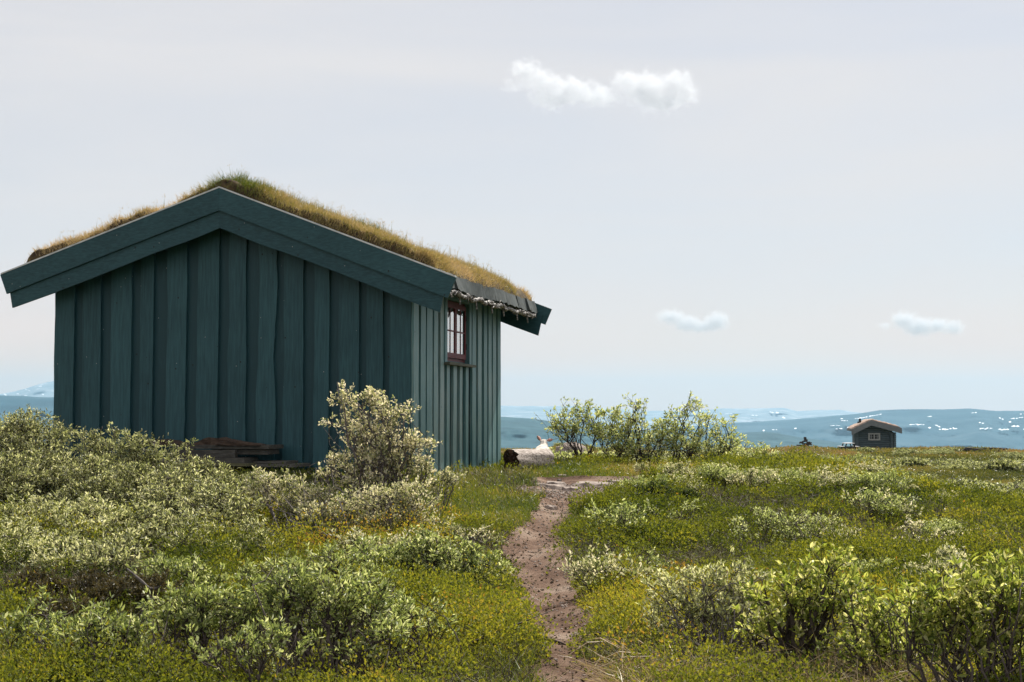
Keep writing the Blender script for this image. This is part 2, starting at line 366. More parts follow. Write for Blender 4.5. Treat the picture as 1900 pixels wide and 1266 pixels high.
mm = n.new('ShaderNodeMix'); mm.data_type = 'RGBA'; mm.blend_type = 'MULTIPLY'; mm.inputs['Factor'].default_value = .8
l.new(a1, r1.inputs[0]); l.new(a2, r2.inputs[0]); l.new(r1.outputs[0], mm.inputs['A']); l.new(r2.outputs[0], mm.inputs['B'])
l.new(mm.outputs['Result'], b.inputs['Base Color']); b.inputs['Roughness'].default_value = 1; b.inputs['Specular IOR Level'].default_value = .1
bump(n, l, b, a2, .9, .02); M['dirt'] = m

tm = MB(); nx, ny = len(xs), len(ys)
ii = (np.arange(ny - 1)[:, None] * nx + np.arange(nx - 1)[None]).ravel()
tm.add(np.stack([X, Yg, Z], -1).reshape(-1, 3), np.stack([ii, ii + 1, ii + nx + 1, ii + nx], -1))
tag(tm.build('moor_ground', M['ground'], smooth=True), kind='structure')
# the trodden path: a sheet 8 mm above the ground
px_ = np.arange(-1.2, 2.6, .035); py_ = np.arange(pl[:, 1].min() - 1.5, pl[:, 1].max() + .3, .035)
PX, PY = np.meshgrid(px_, py_); pmk = path_mask(PX, PY)
from bisect import bisect
def bil(x, y):
    i = np.clip(np.searchsorted(xs, x) - 1, 0, nx - 2); j = np.clip(np.searchsorted(ys, y) - 1, 0, ny - 2)
    fx = (x - xs[i]) / (xs[i + 1] - xs[i]); fy = (y - ys[j]) / (ys[j + 1] - ys[j])
    return (Z[j, i] * (1 - fx) + Z[j, i + 1] * fx) * (1 - fy) + (Z[j + 1, i] * (1 - fx) + Z[j + 1, i + 1] * fx) * fy
PZ = bil(PX, PY) + .008 + (fbm(PX * 14, PY * 14, 31, 3) - .35) * .012 * sst(0, .1, pmk)
nxp = len(px_); k = (np.arange(len(py_) - 1)[:, None] * nxp + np.arange(nxp - 1)[None])
inside = (pmk > -.05); ok = inside[:-1, :-1] & inside[1:, :-1] & inside[:-1, 1:] & inside[1:, 1:]
k = k[ok]
pm = MB(); pm.add(np.stack([PX, PY, PZ], -1).reshape(-1, 3), np.stack([k, k + 1, k + nxp + 1, k + nxp], -1))
tag(pm.build('path', M['dirt'], smooth=True), kind='structure')

# ------------------------------------------------------------------ far hills
def ridge(name, line, D0, D1, ybot, mat, rough=1.0, seed=1, cols=420, rowsn=36):
    lx = np.array([p[0] for p in line], float); ly = np.array([p[1] for p in line], float)
    px = np.linspace(lx[0], lx[-1], cols)
    yr = np.interp(px, lx, ly) + (fbm(px * .02, px * 0 + seed, seed, 5) - .5) * 4 * rough
    t = np.linspace(0, 1, rowsn)[:, None]
    py = yr[None] + (ybot - yr[None]) * t
    bulge = (fbm(px[None] * .012 + 0 * t, t * 5 + seed + 0 * px[None], seed + 4, 4) - .5)
    D = D0 + (D1 - D0) * t ** .85 + bulge * (D0 - D1) * .25 * np.minimum(t * 5, 1)
    V = P(px[None] + 0 * t, py, D)
    back = V[0].copy(); back[:, 1] *= 1.15; back[:, 0] *= 1.15; back[:, 2] = V[0][:, 2] - .12 * D0 * .15 - 120
    V = np.concatenate([back[None], V], 0); rn = rowsn + 1
    b_ = MB(); i = (np.arange(rn - 1)[:, None] * cols + np.arange(cols - 1)[None]).ravel()
    b_.add(V.reshape(-1, 3), np.stack([i, i + cols, i + cols + 1, i + 1], -1))
    tag(b_.build(name, mat, smooth=True), kind='structure')
    return lambda X_, Y_: (np.interp(X_, lx, ly), D0, D1, ybot)
M['forest'] = mat_noise('haze_blue_forest_hill', [(.3, (.004, .038, .052)), (.5, (.010, .06, .078)), (.7, (.03, .09, .11))], scale=(.004, .004, .012), ns=4, rough=1, bst=0, det=8)  # forest colour shifted to blue, distance haze painted into the albedo
M['fell'] = mat_noise('haze_blue_bare_fell', [(.3, (.004, .046, .075)), (.5, (.012, .068, .102)), (.7, (.045, .10, .135))], scale=(.0012, .0012, .01), ns=3, rough=1, bst=0, det=8)  # fell colour also carries painted blue haze
lineB = [(560, 800), (760, 786), (850, 775), (929, 773), (968, 775), (1012, 781), (1065, 789), (1140, 796), (1230, 801), (1336, 804), (1421, 801), (1479, 811), (1545, 820), (1640, 832), (1800, 845), (1900, 850)]
lineC = [(700, 815), (1000, 806), (1230, 797), (1295, 790), (1371, 784), (1400, 783), (1439, 780), (1505, 776), (1584, 769), (1634, 761), (1703, 760), (1795, 759), (1847, 762), (1900, 762), (2100, 764), (2600, 772)]
lineA = [(-900, 735), (-400, 728), (0, 734), (40, 735), (70, 737), (98, 737), (300, 748), (600, 768), (800, 790), (880, 815)]
lineF = [(-900, 760), (-300, 746), (0, 732), (20, 728), (45, 722), (60, 716), (92, 708), (150, 702), (300, 716), (600, 742), (929, 753), (1060, 753), (1200, 762), (1307, 761), (1340, 758), (1416, 757), (1458, 756), (1479, 763), (1558, 760), (1595, 766), (1700, 769), (2200, 771), (2700, 772)]
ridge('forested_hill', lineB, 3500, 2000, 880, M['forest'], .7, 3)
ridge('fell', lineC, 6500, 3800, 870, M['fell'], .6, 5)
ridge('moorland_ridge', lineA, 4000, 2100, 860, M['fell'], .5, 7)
M['rock'] = mat_noise('haze_pale_snow_streaked_rock', [(.3, (.15, .21, .25)), (.55, (.22, .28, .32)), (.7, (.40, .44, .48))], scale=(.002, .002, .012), ns=3, rough=1, bst=0, det=8)  # rock and snow, made extra pale to stand in for distance haze
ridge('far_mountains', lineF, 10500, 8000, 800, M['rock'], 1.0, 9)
# snow patches lying on the fell and the far mountains
sn = MB()
def snow_patch(cx, cyy, w_, h_, tilt, line, D0, D1, ybot, lift):
    if w_ > 7:
        k2 = max(2, int(w_ / 4.5))
        for j in range(k2):
            dx = ((j + .5) / k2 - .5) * w_ + rng.normal() * .8
            snow_patch(cx + dx, cyy + tilt * dx + rng.normal() * h_ * .16, rng.uniform(3, 6.5), h_ * rng.uniform(.3, .75), tilt, line, D0, D1, ybot, lift)
        return
    lx = [p[0] for p in line]; ly = [p[1] for p in line]
    k_ = 22; an = np.arange(k_) * 2 * math.pi / k_
    rr = 1 + .45 * (rng.random(k_) - .5)
    px = cx + np.cos(an) * w_ * .5 * rr; py = cyy + np.sin(an) * h_ * .5 * rr + tilt * (px - cx)
    px = np.append(px, cx); py = np.append(py, cyy)
    yr = np.interp(px, lx, ly); t = np.clip((py - yr) / (ybot - yr), 0, 1)
    D = D0 + (D1 - D0) * t ** .85 - lift
    V = P(px, py, D)
    sn.add(V, [[i, k_, (i + 1) % k_] for i in range(k_)])
for q in [(1613, 773, 44, 3.2, -.17), (1596, 776, 20, 2, -.1), (1757, 796, 30, 4, -.05), (1741, 791.5, 8, 4, .3), (1772, 796, 8, 4, -.2), (1702, 787.8, 27, 2.6, 0), (1725, 794, 6, 2.5, 0), (1725, 773, 9, 2, 0), (1808, 766, 12, 2, -.1),
          (1858, 777, 9, 6, .4), (1886, 776, 24, 3.2, -.08), (1820, 785, 13, 3, -.1), (1828, 795, 24, 3, -.06), (1862, 797, 18, 3.4, -.05), (1883, 791.5, 14, 3.6, .1), (1874, 783, 5, 2.5, 0), (1550, 790, 18, 2, 0), (1556, 796, 13, 2.6, 0),
          (1567, 781, 14, 2, -.05), (1562, 777, 5, 2, 0), (1574, 793, 5, 2, 0), (1438, 798, 9, 2.4, 0), (1417, 799, 4, 3, 0), (1476, 795, 5, 2, 0), (1910, 797, 20, 4, 0), (1900, 768, 14, 2, 0), (1663, 800, 6, 1.8, 0), (1645, 786, 8, 1.6, 0)]:
    snow_patch(*q, lineC, 6500, 3800, 870, 230)
for q in [(10, 732.5, 6, 3, .4), (51, 724, 8, 2, .4), (33, 731, 5, 1.5, 0), (80, 732, 4, 2, 0), (48, 734, 7, 1.2, 0), (1432, 765, 8, 3, .2), (1442, 766, 6, 3, 0), (1454, 775, 6, 3, .3), (1400, 771, 12, 2, .1), (1352, 768, 14, 1.6, 0), (75, 717, 6, 1.6, -.1)]:
    snow_patch(*q, lineF, 10500, 8000, 800, 250)
tag(sn.build('snow', M['snow']), kind='structure')

# ------------------------------------------------------------------ the green cabin
U = np.array([.9694, -.2455, 0.]); Dv = np.array([.2455, .9694, 0.]); ZZ = np.array([0, 0, 1.])
CR = np.array([-1.247, 17.6, 0.])            # right front corner
def H(w_, v_, z_):
    """w metres left of the right front corner, v metres back, z up"""
    w_ = np.asarray(w_, float); v_ = np.asarray(v_, float); z_ = np.asarray(z_, float)
    return CR - w_[..., None] * U + v_[..., None] * Dv + z_[..., None] * ZZ
AX = np.array([-U, Dv, ZZ])
WL, LEN, ZB = 4.967, 4.33, .62
RID = 2.455
def zr(w_):      # top line of the barge boards
    return np.interp(w_, [-.672, RID, 5.58], [3.256, 4.47, 3.44])
house = empty('green_cabin', H(2.4, 0, .80), 'large dark teal wooden cabin with turf roof behind the willow bushes on the left', 'cabin')

def wavy_board(mb, pl_, e0, e1, z0f, z1f, out, th, inward, wav, seed, axis_):
    """a vertical board: e0,e1 edges along axis_, its top following z1f"""
    nz = 26; ts = np.linspace(0, 1, nz)
    wob = lambda s_, z_: (vn(z_ * 1.7, z_ * 0 + s_, s_) - .5) * wav * 2 + (vn(z_ * 5.1, z_ * 0 + s_, s_ + 3) - .5) * wav * .7
    V = []
    for k_, e in enumerate((e0, e1)):
        zt = z1f(e); zz = z0f + (zt - z0f) * ts
        ee = e + wob(seed * 7 + k_ * 13 + 1, zz)
        V.append((ee, zz))
    nV = []
    for off in (0, th):
        for (ee, zz) in V:
            if axis_ == 'w': nV.append(H(ee, -out + off + 0 * ee, zz))
            else: nV.append(H(-out + off + 0 * ee, ee, zz))
    A = np.concatenate(nV, 0); a0, a1, b0, b1 = 0, nz, 2 * nz, 3 * nz
    f = []
    for i in range(nz - 1):
        f += [[a0 + i, a0 + i + 1, a1 + i + 1, a1 + i], [a0 + i, b0 + i, b0 + i + 1, a0 + i + 1], [a1 + i, a1 + i + 1, b1 + i + 1, b1 + i]]
    f += [[a0, a1, b1, b0], [a0 + nz - 1, b0 + nz - 1, b1 + nz - 1, a1 + nz - 1]]
    mb.add(A, f, random.uniform(.45, .95))

def w_of_px(px, v_=-.03, py=700):
    r_ = (px - 950) / F
    # X/Y = r with X = cx - w*ux + v*dx
    X0 = CR[0] + v_ * Dv[0]; Y0 = CR[1] + v_ * Dv[1]
    return (X0 - r_ * Y0) / (U[0] - r_ * U[1])
def v_of_px(px, out=.0):
    r_ = (px - 950) / F
    X0 = CR[0] + out * U[0]; Y0 = CR[1] + out * U[1]
    return (r_ * Y0 - X0) / (Dv[0] - r_ * Dv[1])
top_in = lambda w_: zr(w_) - .30
fw = MB()
sl = [H(0, .012, ZB), H(WL, .012, ZB), H(WL, .012, top_in(WL)), H(RID, .012, top_in(RID)), H(0, .012, top_in(0))]
fw.prism(sl, Dv * .10, .0)  # underboards at lowest tint: recess shade painted into the grooves
grooves = [(136, 152), (185, 205), (242, 259), (283, 308), (343, 365), (404, 423), (456, 477), (510, 526), (562, 582), (610, 629), (665, 679), (709.5, 722)]
edges = [100] + [e for g_ in grooves for e in g_] + [762]
for i in range(0, len(edges), 2):
    a_, b_ = w_of_px(edges[i]), w_of_px(edges[i + 1])
    wv = [.004, .006, .005, .004, .013, .006, .012, .02, .009, .006, .007, .008, .004][i // 2]
    if a_ > RID > b_:
        wavy_board(fw, 0, a_, b_, ZB, top_in, .030, .041, 0, wv * 1.3, i, 'w')
    else: wavy_board(fw, 0, a_, b_, ZB, top_in, .030, .041, 0, wv * 1.3, i, 'w')
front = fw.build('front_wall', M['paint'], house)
# side wall with the window opening
W0, W1, WZ0, WZ1 = 1.36, 2.44, 2.33, 3.15
TOPS = 3.31
sw = MB(); sb = MB()
for (a_, b_, c_, d_) in ((0.012, W0, ZB, TOPS), (W1, LEN, ZB, TOPS), (W0, W1, ZB, WZ0), (W0, W1, WZ1, TOPS)):
    sw.prism([H(.012, a_, c_), H(.012, b_, c_), H(.012, b_, d_), H(.012, a_, d_)], -U * .10, .3)
side = sw.build('side_wall', M['paint_gap_shade'], house)
sp = [(763, 775.5), (779.5, 788.5), (791, 801), (804, 811.5), (816, 823), (828, 833.5), (840, 846.5), (852, 857), (863, 868), (875.5, 882), (886, 892.5), (897, 902.5), (905.5, 911), (913.5, 919.5), (922.5, 928)]
for i, (a_, b_) in enumerate(sp):
    va, vb = v_of_px(a_, .03), v_of_px(b_, .03)
    va = max(va, -.014); vb = min(vb, LEN)
    lo, hi = ZB, TOPS
    if vb > W0 + .02 and va < W1 - .02: hi = WZ0 - .06
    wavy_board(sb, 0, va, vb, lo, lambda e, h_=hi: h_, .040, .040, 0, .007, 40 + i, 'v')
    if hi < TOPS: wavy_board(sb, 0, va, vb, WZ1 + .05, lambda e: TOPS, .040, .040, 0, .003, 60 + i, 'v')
sbo = sb.build('side_boarding', M['paint_side'], house); tag(sbo, 'weathered grey-green boards of the side wall, lightened with painted-in sky glare')
bw = MB(); bw.prism([H(0.1, LEN, ZB), H(WL - .1, LEN, ZB), H(WL - .1, LEN, top_in(WL) - .02), H(RID, LEN, top_in(RID) - .02), H(0.1, LEN, top_in(0) - .02)], -Dv * .1, .3)
bw.build('back_wall', M['paint'], house)
lw = MB(); lw.prism([H(WL, .11, ZB), H(WL, LEN, ZB), H(WL, LEN, 3.3), H(WL, .11, 3.3)], U * .1, .3); lw.build('left_wall', M['paint'], house)
# window
wn = empty('window', (0, 0, 0)); wn.parent = house; wn.location = Vector(H(0, 1.9, WZ0).tolist()) - house.location
def sbox(mb, out0, out1, v0, v1, z0, z1, t=.5):
    mb.prism([H(-out0, v0, z0), H(-out0, v1, z0), H(-out0, v1, z1), H(-out0, v0, z1)], U * (out1 - out0), t)
cz = MB()                                   # green casing around the opening
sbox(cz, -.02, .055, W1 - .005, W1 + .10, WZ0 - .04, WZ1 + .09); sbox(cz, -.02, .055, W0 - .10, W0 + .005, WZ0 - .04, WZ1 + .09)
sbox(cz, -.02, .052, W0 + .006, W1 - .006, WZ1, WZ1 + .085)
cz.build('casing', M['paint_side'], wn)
fr_ = MB()
sbox(fr_, -.075, -.015, W0 + .006, W0 + .04, WZ0, WZ1 - .004); sbox(fr_, -.075, -.015, W1 - .04, W1 - .006, WZ0, WZ1 - .004)
sbox(fr_, -.074, -.016, W0 + .041, W1 - .041, WZ1 - .04, WZ1 - .005); sbox(fr_, -.074, -.016, W0 + .041, W1 - .041, WZ0, WZ0 + .035)
fr_.build('frame', M['red'], wn)
vm = (W0 + W1) / 2
for (a_, b_) in ((W0 + .045, vm - .003), (vm + .003, W1 - .045)):
    s_ = MB(); z0, z1 = WZ0 + .04, WZ1 - .045
    sbox(s_, -.030, .014, a_, a_ + .045, z0, z1); sbox(s_, -.030, .014, b_ - .045, b_, z0, z1)
    sbox(s_, -.029, .013, a_ + .046, b_ - .046, z0, z0 + .07); sbox(s_, -.029, .013, a_ + .046, b_ - .046, z1 - .055, z1)
    mid = (a_ + b_) / 2; zm = z0 + (z1 - z0) * .5
    sbox(s_, -.020, .010, mid - .010, mid + .010, z0 + .071, z1 - .056); sbox(s_, -.018, .008, a_ + .046, b_ - .046, zm - .011, zm + .011)
    so = s_.build('sash', M['red'], wn)
gp_ = MB(); sbox(gp_, .000, .004, W0 + .045, W1 - .045, WZ0 + .04, WZ1 - .045); gp_.build('pane', M['glass'], wn)
ct = MB()
for k_ in range(30):
    v0 = W0 + .02 + k_ * (W1 - W0 - .04) / 30; v1 = v0 + (W1 - W0 - .04) / 30
    o0 = -.06 - .012 * math.sin(k_ * 1.9); o1 = -.06 - .012 * math.sin((k_ + 1) * 1.9)
    q = [H(-o0, v0, WZ0), H(-o1, v1, WZ0), H(-o1, v1, WZ1), H(-o0, v0, WZ1)]
    ct.add(q, [[0, 1, 2, 3]])
ct.build('sky_glare_sheet', M['sky_glare_sheet'], wn)  # white sheet added behind the glass to stand in for reflected sky
sl_ = MB(); sbox(sl_, .0, .12, W0 - .10, W1 + .12, WZ0 - .065, WZ0 - .030); sl_.build('sill', M['sill'], wn)
for zz in (WZ0 + .22, WZ1 - .2):
    hg = MB(); sbox(hg, .0145, .024, W1 - .06, W1 - .035, zz - .04, zz + .04); hg.build('hinge', M['black'], wn)

# barge boards, front and back pairs
def slope_board(name, wa, wb, ya, yb, top0, depth, v0, v1, cut=0, mat='paint_barge', wob=0, parent=house):
    """board along the roof slope between w=wa and wb; top line zr-top0, vertical depth"""
    nseg = 14; ws = np.linspace(wa, wb, nseg)
    tp = zr(ws) - top0; bt = tp - depth
    if wob: bt = bt + (vn(ws * 2.1, ws * 0, 77) - .5) * wob
    wst = ws.copy(); wsb = ws.copy()
    wsb[-1] += cut
    bt[-1] = bt[-1] if cut == 0 else bt[-2] + (bt[-2] - bt[-3]) / (ws[-2] - ws[-3]) * (wsb[-1] - ws[-2])
    A = np.concatenate([H(wst, v0 + 0 * ws, tp), H(wsb, v0 + 0 * ws, bt), H(wst, v1 + 0 * ws, tp), H(wsb, v1 + 0 * ws, bt)], 0)
    n_ = nseg; f = []
    for i in range(n_ - 1):
        f += [[i, i + 1, n_ + i + 1, n_ + i], [2 * n_ + i, 3 * n_ + i, 3 * n_ + i + 1, 2 * n_ + i + 1], [i, 2 * n_ + i, 2 * n_ + i + 1, i + 1], [n_ + i, n_ + i + 1, 3 * n_ + i + 1, 3 * n_ + i]]
    f += [[0, n_, 3 * n_, 2 * n_], [n_ - 1, 2 * n_ - 1 + n_, 4 * n_ - 1, 2 * n_ - 1]]
    f[-1] = [n_ - 1, 3 * n_ - 1, 4 * n_ - 1, 2 * n_ - 1]
    b_ = MB(); b_.add(A, f, random.uniform(.3, .7)); return b_.build(name, M[mat], parent)
for (v0, s_) in ((-.33, 1), (4.955, -1)):
    va, vb = (v0, v0 + .03); vc, vd = (v0 + .030, v0 + .058)
    if s_ < 0: vc, vd, va, vb = (v0 - .028, v0, v0, v0 + .03)
    slope_board('barge_board', RID - .001, -.672, 0, 0, 0, .285, va, vb, cut=.105)
    slope_board('barge_board', RID + .001, 5.58, 0, 0, 0, .285, va, vb, cut=-.10)
    slope_board('barge_board', RID - .001, -.53, 0, 0, .16, .345, vc, vd, cut=.07, wob=.03)
    slope_board('barge_board', RID + .001, 5.47, 0, 0, .16, .345, vc, vd, cut=-.06, wob=.03)
for (a_, b_) in ((RID - .002, -.66), (RID + .002, 5.57)):
    slope_board('barge_highlight_cap', a_, b_, 0, 0, -.020, .019, -.335, -.27, mat='cap_highlight')  # thin cap strip painted as the bright rim along the barge tops
# roof boards and purlin tails
for (a_, b_) in ((RID - .002, -.40), (RID + .002, 5.28)):
    slope_board('roof_deck', a_, b_, 0, 0, .035, .10, -.268, 4.92, mat='deck')
# timber blocks along the right eave, bark roll and pegs below it
eb = []
for k_, (a_, b_) in enumerate([(-.20, .42), (.44, 1.02), (1.04, 1.70), (1.72, 2.42), (2.44, 3.02), (3.04, 3.70), (3.72, 4.30), (4.32, 4.90)]):
    b_2 = MB(); zt = zr(-.42) + .035 - random.uniform(0, .02); lean = random.uniform(-.02, .03); nn = 7
    for i in range(nn - 1):
        pass
    vsg = np.linspace(a_, b_, nn); sag = -.012 * np.sin(np.linspace(0, math.pi, nn))
    out = .40 + .012 * np.sin(np.linspace(.3, 2.8, nn) * 2 + k_)
    T = H(-out - .01, vsg, zt + sag); T2 = H(-out - .02 + .09, vsg, zt + sag + .01)
    Bm = H(-out - .045 - lean, vsg, zt - .185 + sag * .5 + .01 * np.sin(np.arange(nn) * 2.1 + k_)); B2 = H(-out + .05, vsg, zt - .18 + 0 * sag)
    A = np.concatenate([T, Bm, B2, T2], 0); f = []
    for i in range(nn - 1):
        f += [[i, i + 1, nn + i + 1, nn + i], [nn + i, nn + i + 1, 2 * nn + i + 1, 2 * nn + i], [2 * nn + i, 2 * nn + i + 1, 3 * nn + i + 1, 3 * nn + i], [3 * nn + i, 3 * nn + i + 1, i + 1, i]]
    f += [[0, nn, 2 * nn, 3 * nn], [nn - 1, 4 * nn - 1, 3 * nn - 1, 2 * nn - 1]]
    b_2.add(A, f, random.uniform(.2, .9)); b_2.build('eave_block', M['felt'], house)
br = MB()
for k_ in range(26):
    v0 = -.18 + k_ * .195; v1 = v0 + .25
    vv = np.linspace(v0, min(v1, 4.9), 6); ph = k_ * 1.3
    q = H(-.43 - .012 * np.sin(ph + np.arange(6)), vv, 3.135 - .015 * vv * 0 + .018 * np.sin(ph * 1.7 + np.arange(6) * .8) + random.uniform(-.012, .012))
    rad = .021 + .012 * np.abs(np.sin(ph + np.arange(6) * 1.1)); rad[0] *= .7; rad[-1] *= .6
    br.tube(q, rad, 8, random.random())
for k_ in range(70):                        # curled bark flakes
    v0 = rng.uniform(-.1, 4.8); c_ = H(-.45, v0, 3.13 + rng.uniform(-.03, .03)); d_ = rng.normal(size=3) * .5 + Dv * rng.choice([-1, 1])
    d_ = nrm(d_); q = np.array([c_, c_ + d_ * .04, c_ + d_ * .075 + ZZ * rng.uniform(-.02, .015)])
    br.tube(q, [.012, .009, .004], 4, random.random())
bro = br.build('bark_roll', M['bark'], house, smooth=True)
for v0 in (.72, 1.5, 2.3, 2.95, 3.75, 4.4):
    pg = MB(); a_ = H(-.36, v0, 3.14); pg.tube([a_, a_ + U * .05 - ZZ * .04, a_ + U * .06 - ZZ * .13], [.014, .014, .011], 6); pg.build('peg', M['bark'], house)
# turf
tw = np.linspace(-.40, 5.30, 190); tv = np.linspace(-.25, 4.88, 130); TW, TV = np.meshgrid(tw, tv)
def turf_h(w_, v_):
    e = np.minimum(np.minimum(w_ + .40, 5.30 - w_) / .16, np.minimum(v_ + .25, 4.88 - v_) / .10)
    e = np.clip(e, 0, 1); e = np.sqrt(1 - (1 - e) ** 2)
    base = .10 + .07 * np.exp(-((w_ - RID + .05) / .55) ** 2) + .05 * sst(2.3, -.2, w_) * 1.0
    lump = (fbm(w_ * 2.2, v_ * 2.0, 41, 3) - .42) * .24 + (fbm(w_ * 7, v_ * 7, 44, 3) - .5) * .07
    left = np.where(w_ > RID, 1 + .25 * sst(RID, 5.2, w_), 1)
    return (base * left + lump) * e
def turf_z(w_, v_): return np.where(True, zr(w_), 0) - .03 + np.maximum(turf_h(w_, v_), .0)
TZ = turf_z(TW, TV)
tb = MB(); n1 = len(tw); i = (np.arange(len(tv) - 1)[:, None] * n1 + np.arange(n1 - 1)[None]).ravel()
tb.add(H(TW, TV, TZ).reshape(-1, 3), np.stack([i, i + n1, i + n1 + 1, i + 1], -1))
turf = tb.build('turf', M['soil'], house, smooth=True)
n_ = 95000
gw = rng.uniform(-.38, 5.28, n_); gv = rng.uniform(-.25, 4.85, n_) ; gv = np.where(rng.random(n_) < .35, rng.uniform(-.25, .3, n_), gv)
gw = np.where(rng.random(n_) < .12, rng.uniform(-.4, -.1, n_), gw)
pt = H(gw, gv, turf_z(gw, gv) - .01)
den = fbm(gw * 2.5, gv * 2.5, 51, 3); keep = (den + rng.random(n_) * .28 > .52 - .06 * sst(RID + .2, 4.5, gw))
pt = pt[keep]; gw = gw[keep]; gv = gv[keep]; den = den[keep]; n_ = len(pt)
ne = 5000; e1 = rng.uniform(4.95, 5.30, ne); e2 = rng.uniform(2.0, 2.9, ne); ev = rng.uniform(-.25, 4.8, 2 * ne) * np.where(rng.random(2 * ne) < .5, .12, 1); gw = np.concatenate([gw, e1, e2]); gv = np.concatenate([gv, ev]); den = np.concatenate([den, np.full(2 * ne, .6)]); pt = H(gw, gv, turf_z(gw, gv) - .01); n_ = len(pt)
ax_ = rng.normal(size=(n_, 3)) * .45 + ZZ * 1.0 + np.where(gw < RID, 1, -1)[:, None] * U * .35
grn = .68 - .55 * np.exp(-((gw - RID + .25) / .5) ** 2) + (fbm(gw * 1.6, gv * 1.6, 57, 3) - .5) * 1.3 + rng.normal(size=n_) * .16
ln = (.03 + .11 * rng.random(n_) ** 2.2) * (1 + .5 * np.exp(-((gw - RID) / .5) ** 2))
gm = MB(); gm.blades(pt, ax_, ln, rng.uniform(.003, .006, n_), np.clip(grn, 0, 1))
# tall seed stems
n2 = 900; sw_ = rng.uniform(-.3, 5.0, n2); sv = rng.uniform(-.2, 4.7, n2)
mk = (vn(sw_ * 1.5, sv * 1.5, 61) > .45); sw_ = sw_[mk]; sv = sv[mk]
sp_ = H(sw_, sv, turf_z(sw_, sv)); a3 = rng.normal(size=sp_.shape) * .22 + ZZ
hh = rng.uniform(.07, .22, len(sp_))
gm.blades(sp_, a3, hh, .006, rng.uniform(.0, .6, len(sp_)), bend=.03)
tips = sp_ + nrm(a3) * hh[:, None] * .9
for _ in range(5):
    gm.leaves(tips + rng.normal(size=tips.shape) * .012, rng.normal(size=tips.shape) * .6 + ZZ, .018, .006, rng.uniform(.5, 1, len(tips)))
gro = gm.build('roof_grass', M['roofgrass'], turf); tag(gro, kind='stuff')
# little dark gap under the walls
fd = MB(); fd.prism([H(.06, .06, .55), H(WL - .06, .06, .55), H(WL - .06, LEN - .06, .55), H(.06, LEN - .06, .55)], ZZ * .2, .5); fd.build('foundation', M['darkstone'], house)

# ------------------------------------------------------------------ plank stack by the wall
def plank(px0, px1, py0, py1, v0, dep, mat, label, rot=0, cat='plank', grp='planks stacked against the front wall', ragged=False):
    wa, wb = w_of_px(px0, v0), w_of_px(px1, v0)
    Yc = (CR + v0 * Dv - (wa + wb) / 2 * U)[1]
    zt = P((px0 + px1) / 2, py0, Yc)[2]; zb = P((px0 + px1) / 2, py1, Yc)[2]
    cw = (wa + wb) / 2; c_ = H(cw, v0 + dep / 2, (zt + zb) / 2)
    root_loc = c_.copy()
    b_ = MB(); n_ = 9; ww = np.linspace(wa, wb, n_); sg = (rng.random(n_) - .5) * (.03 if ragged else .004)
    sg2 = (rng.random(n_) - .5) * (.02 if ragged else .004)
    dsk = (ww - cw) * math.tan(rot)
    mid_ = 1.0 if not ragged else .8
    T0 = H(ww, v0 + dsk, zt + sg); T1 = H(ww, v0 + dep + dsk, zt + sg2); B0 = H(ww, v0 + dsk, zb + sg2 * .3); B1 = H(ww, v0 + dep + dsk, zb + 0 * ww)
    if ragged:
        e = np.sin(np.linspace(.25, math.pi - .25, n_)); T0[:, 2] = B0[:, 2] + (T0[:, 2] - B0[:, 2]) * e; T1[:, 2] = B1[:, 2] + (T1[:, 2] - B1[:, 2]) * e
    A = np.concatenate([T0, B0, B1, T1], 0); f = []
    for i in range(n_ - 1):
        for q in range(4):
            r_ = (q + 1) % 4; f.append([q * n_ + i, q * n_ + i + 1, r_ * n_ + i + 1, r_ * n_ + i])
    f += [[0, n_, 2 * n_, 3 * n_], [n_ - 1, 4 * n_ - 1, 3 * n_ - 1, 2 * n_ - 1]]
    b_.add(A, f, random.uniform(.1, .9))
    b_.v = [q - root_loc for q in b_.v]
    o = b_.build('plank' if cat == 'plank' else 'bark_slab', M[mat]); o.location = root_loc.tolist()
    tag(o, label, cat, grp)
for a_ in [
    (345, 500, 826, 833, -.55, .45, 'plank', 'thin dark board just under the bark slabs on top of the stack'),
    (395, 498, 834, 843.5, -.50, .35, 'plank', 'thick board end sticking out to the right below the bark slabs'),
    (330, 437, 835, 849, -.62, .08, 'plank', 'broad upright board with its long face out in the middle of the stack'),
    (365, 455, 850, 859.5, -.70, .40, 'plank', 'thick grey plank with a pale edge near the middle of the stack'),
    (355, 460, 859.8, 865, -.74, .46, 'plankg', 'long mossy green-edged plank with a curved underside'),
    (250, 350, 851, 857.5, -.64, .40, 'plank', 'grey-blue plank in the left half of the stack seen through the bush'),
    (262, 350, 864, 876, -.66, .40, 'plankg', 'greenish plank at the lower left of the stack seen through the bush'),
    (448, 531, 856, 860, -.45, .40, 'plank', 'thin plank second from the top of the low right end of the stack'),
    (440, 551, 861, 867, -.52, .45, 'plank', 'pale plank reaching farthest right on the middle of the low end'),
    (395, 545, 874, 880, -.58, .45, 'plank', 'plank just above the bottom layer of the stack'),
    (380, 585, 881, 889, -.50, .40, 'plank', 'bottom plank of the stack, almost on the ground'),
    (584, 600, 893, 900, -.75, .30, 'plank', 'short pale plank end lying alone near the foot of the tall willow')]:
    plank(*a_)
plank(360, 437, 813, 826, -.5, .35, 'barkslab', 'thick reddish brown bark slab on top of the plank stack', cat='bark slab', grp='bark slabs on the plank stack', ragged=True)
plank(400, 483, 820, 827, -.58, .2, 'barkslab', 'thin ragged bark slab at the right top of the stack', cat='bark slab', grp='bark slabs on the plank stack', ragged=True)
plank(255, 330, 816, 828, -.5, .35, 'barkslab', 'dark bark slab at the left top of the stack behind the willow', cat='bark slab', grp='bark slabs on the plank stack', ragged=True)
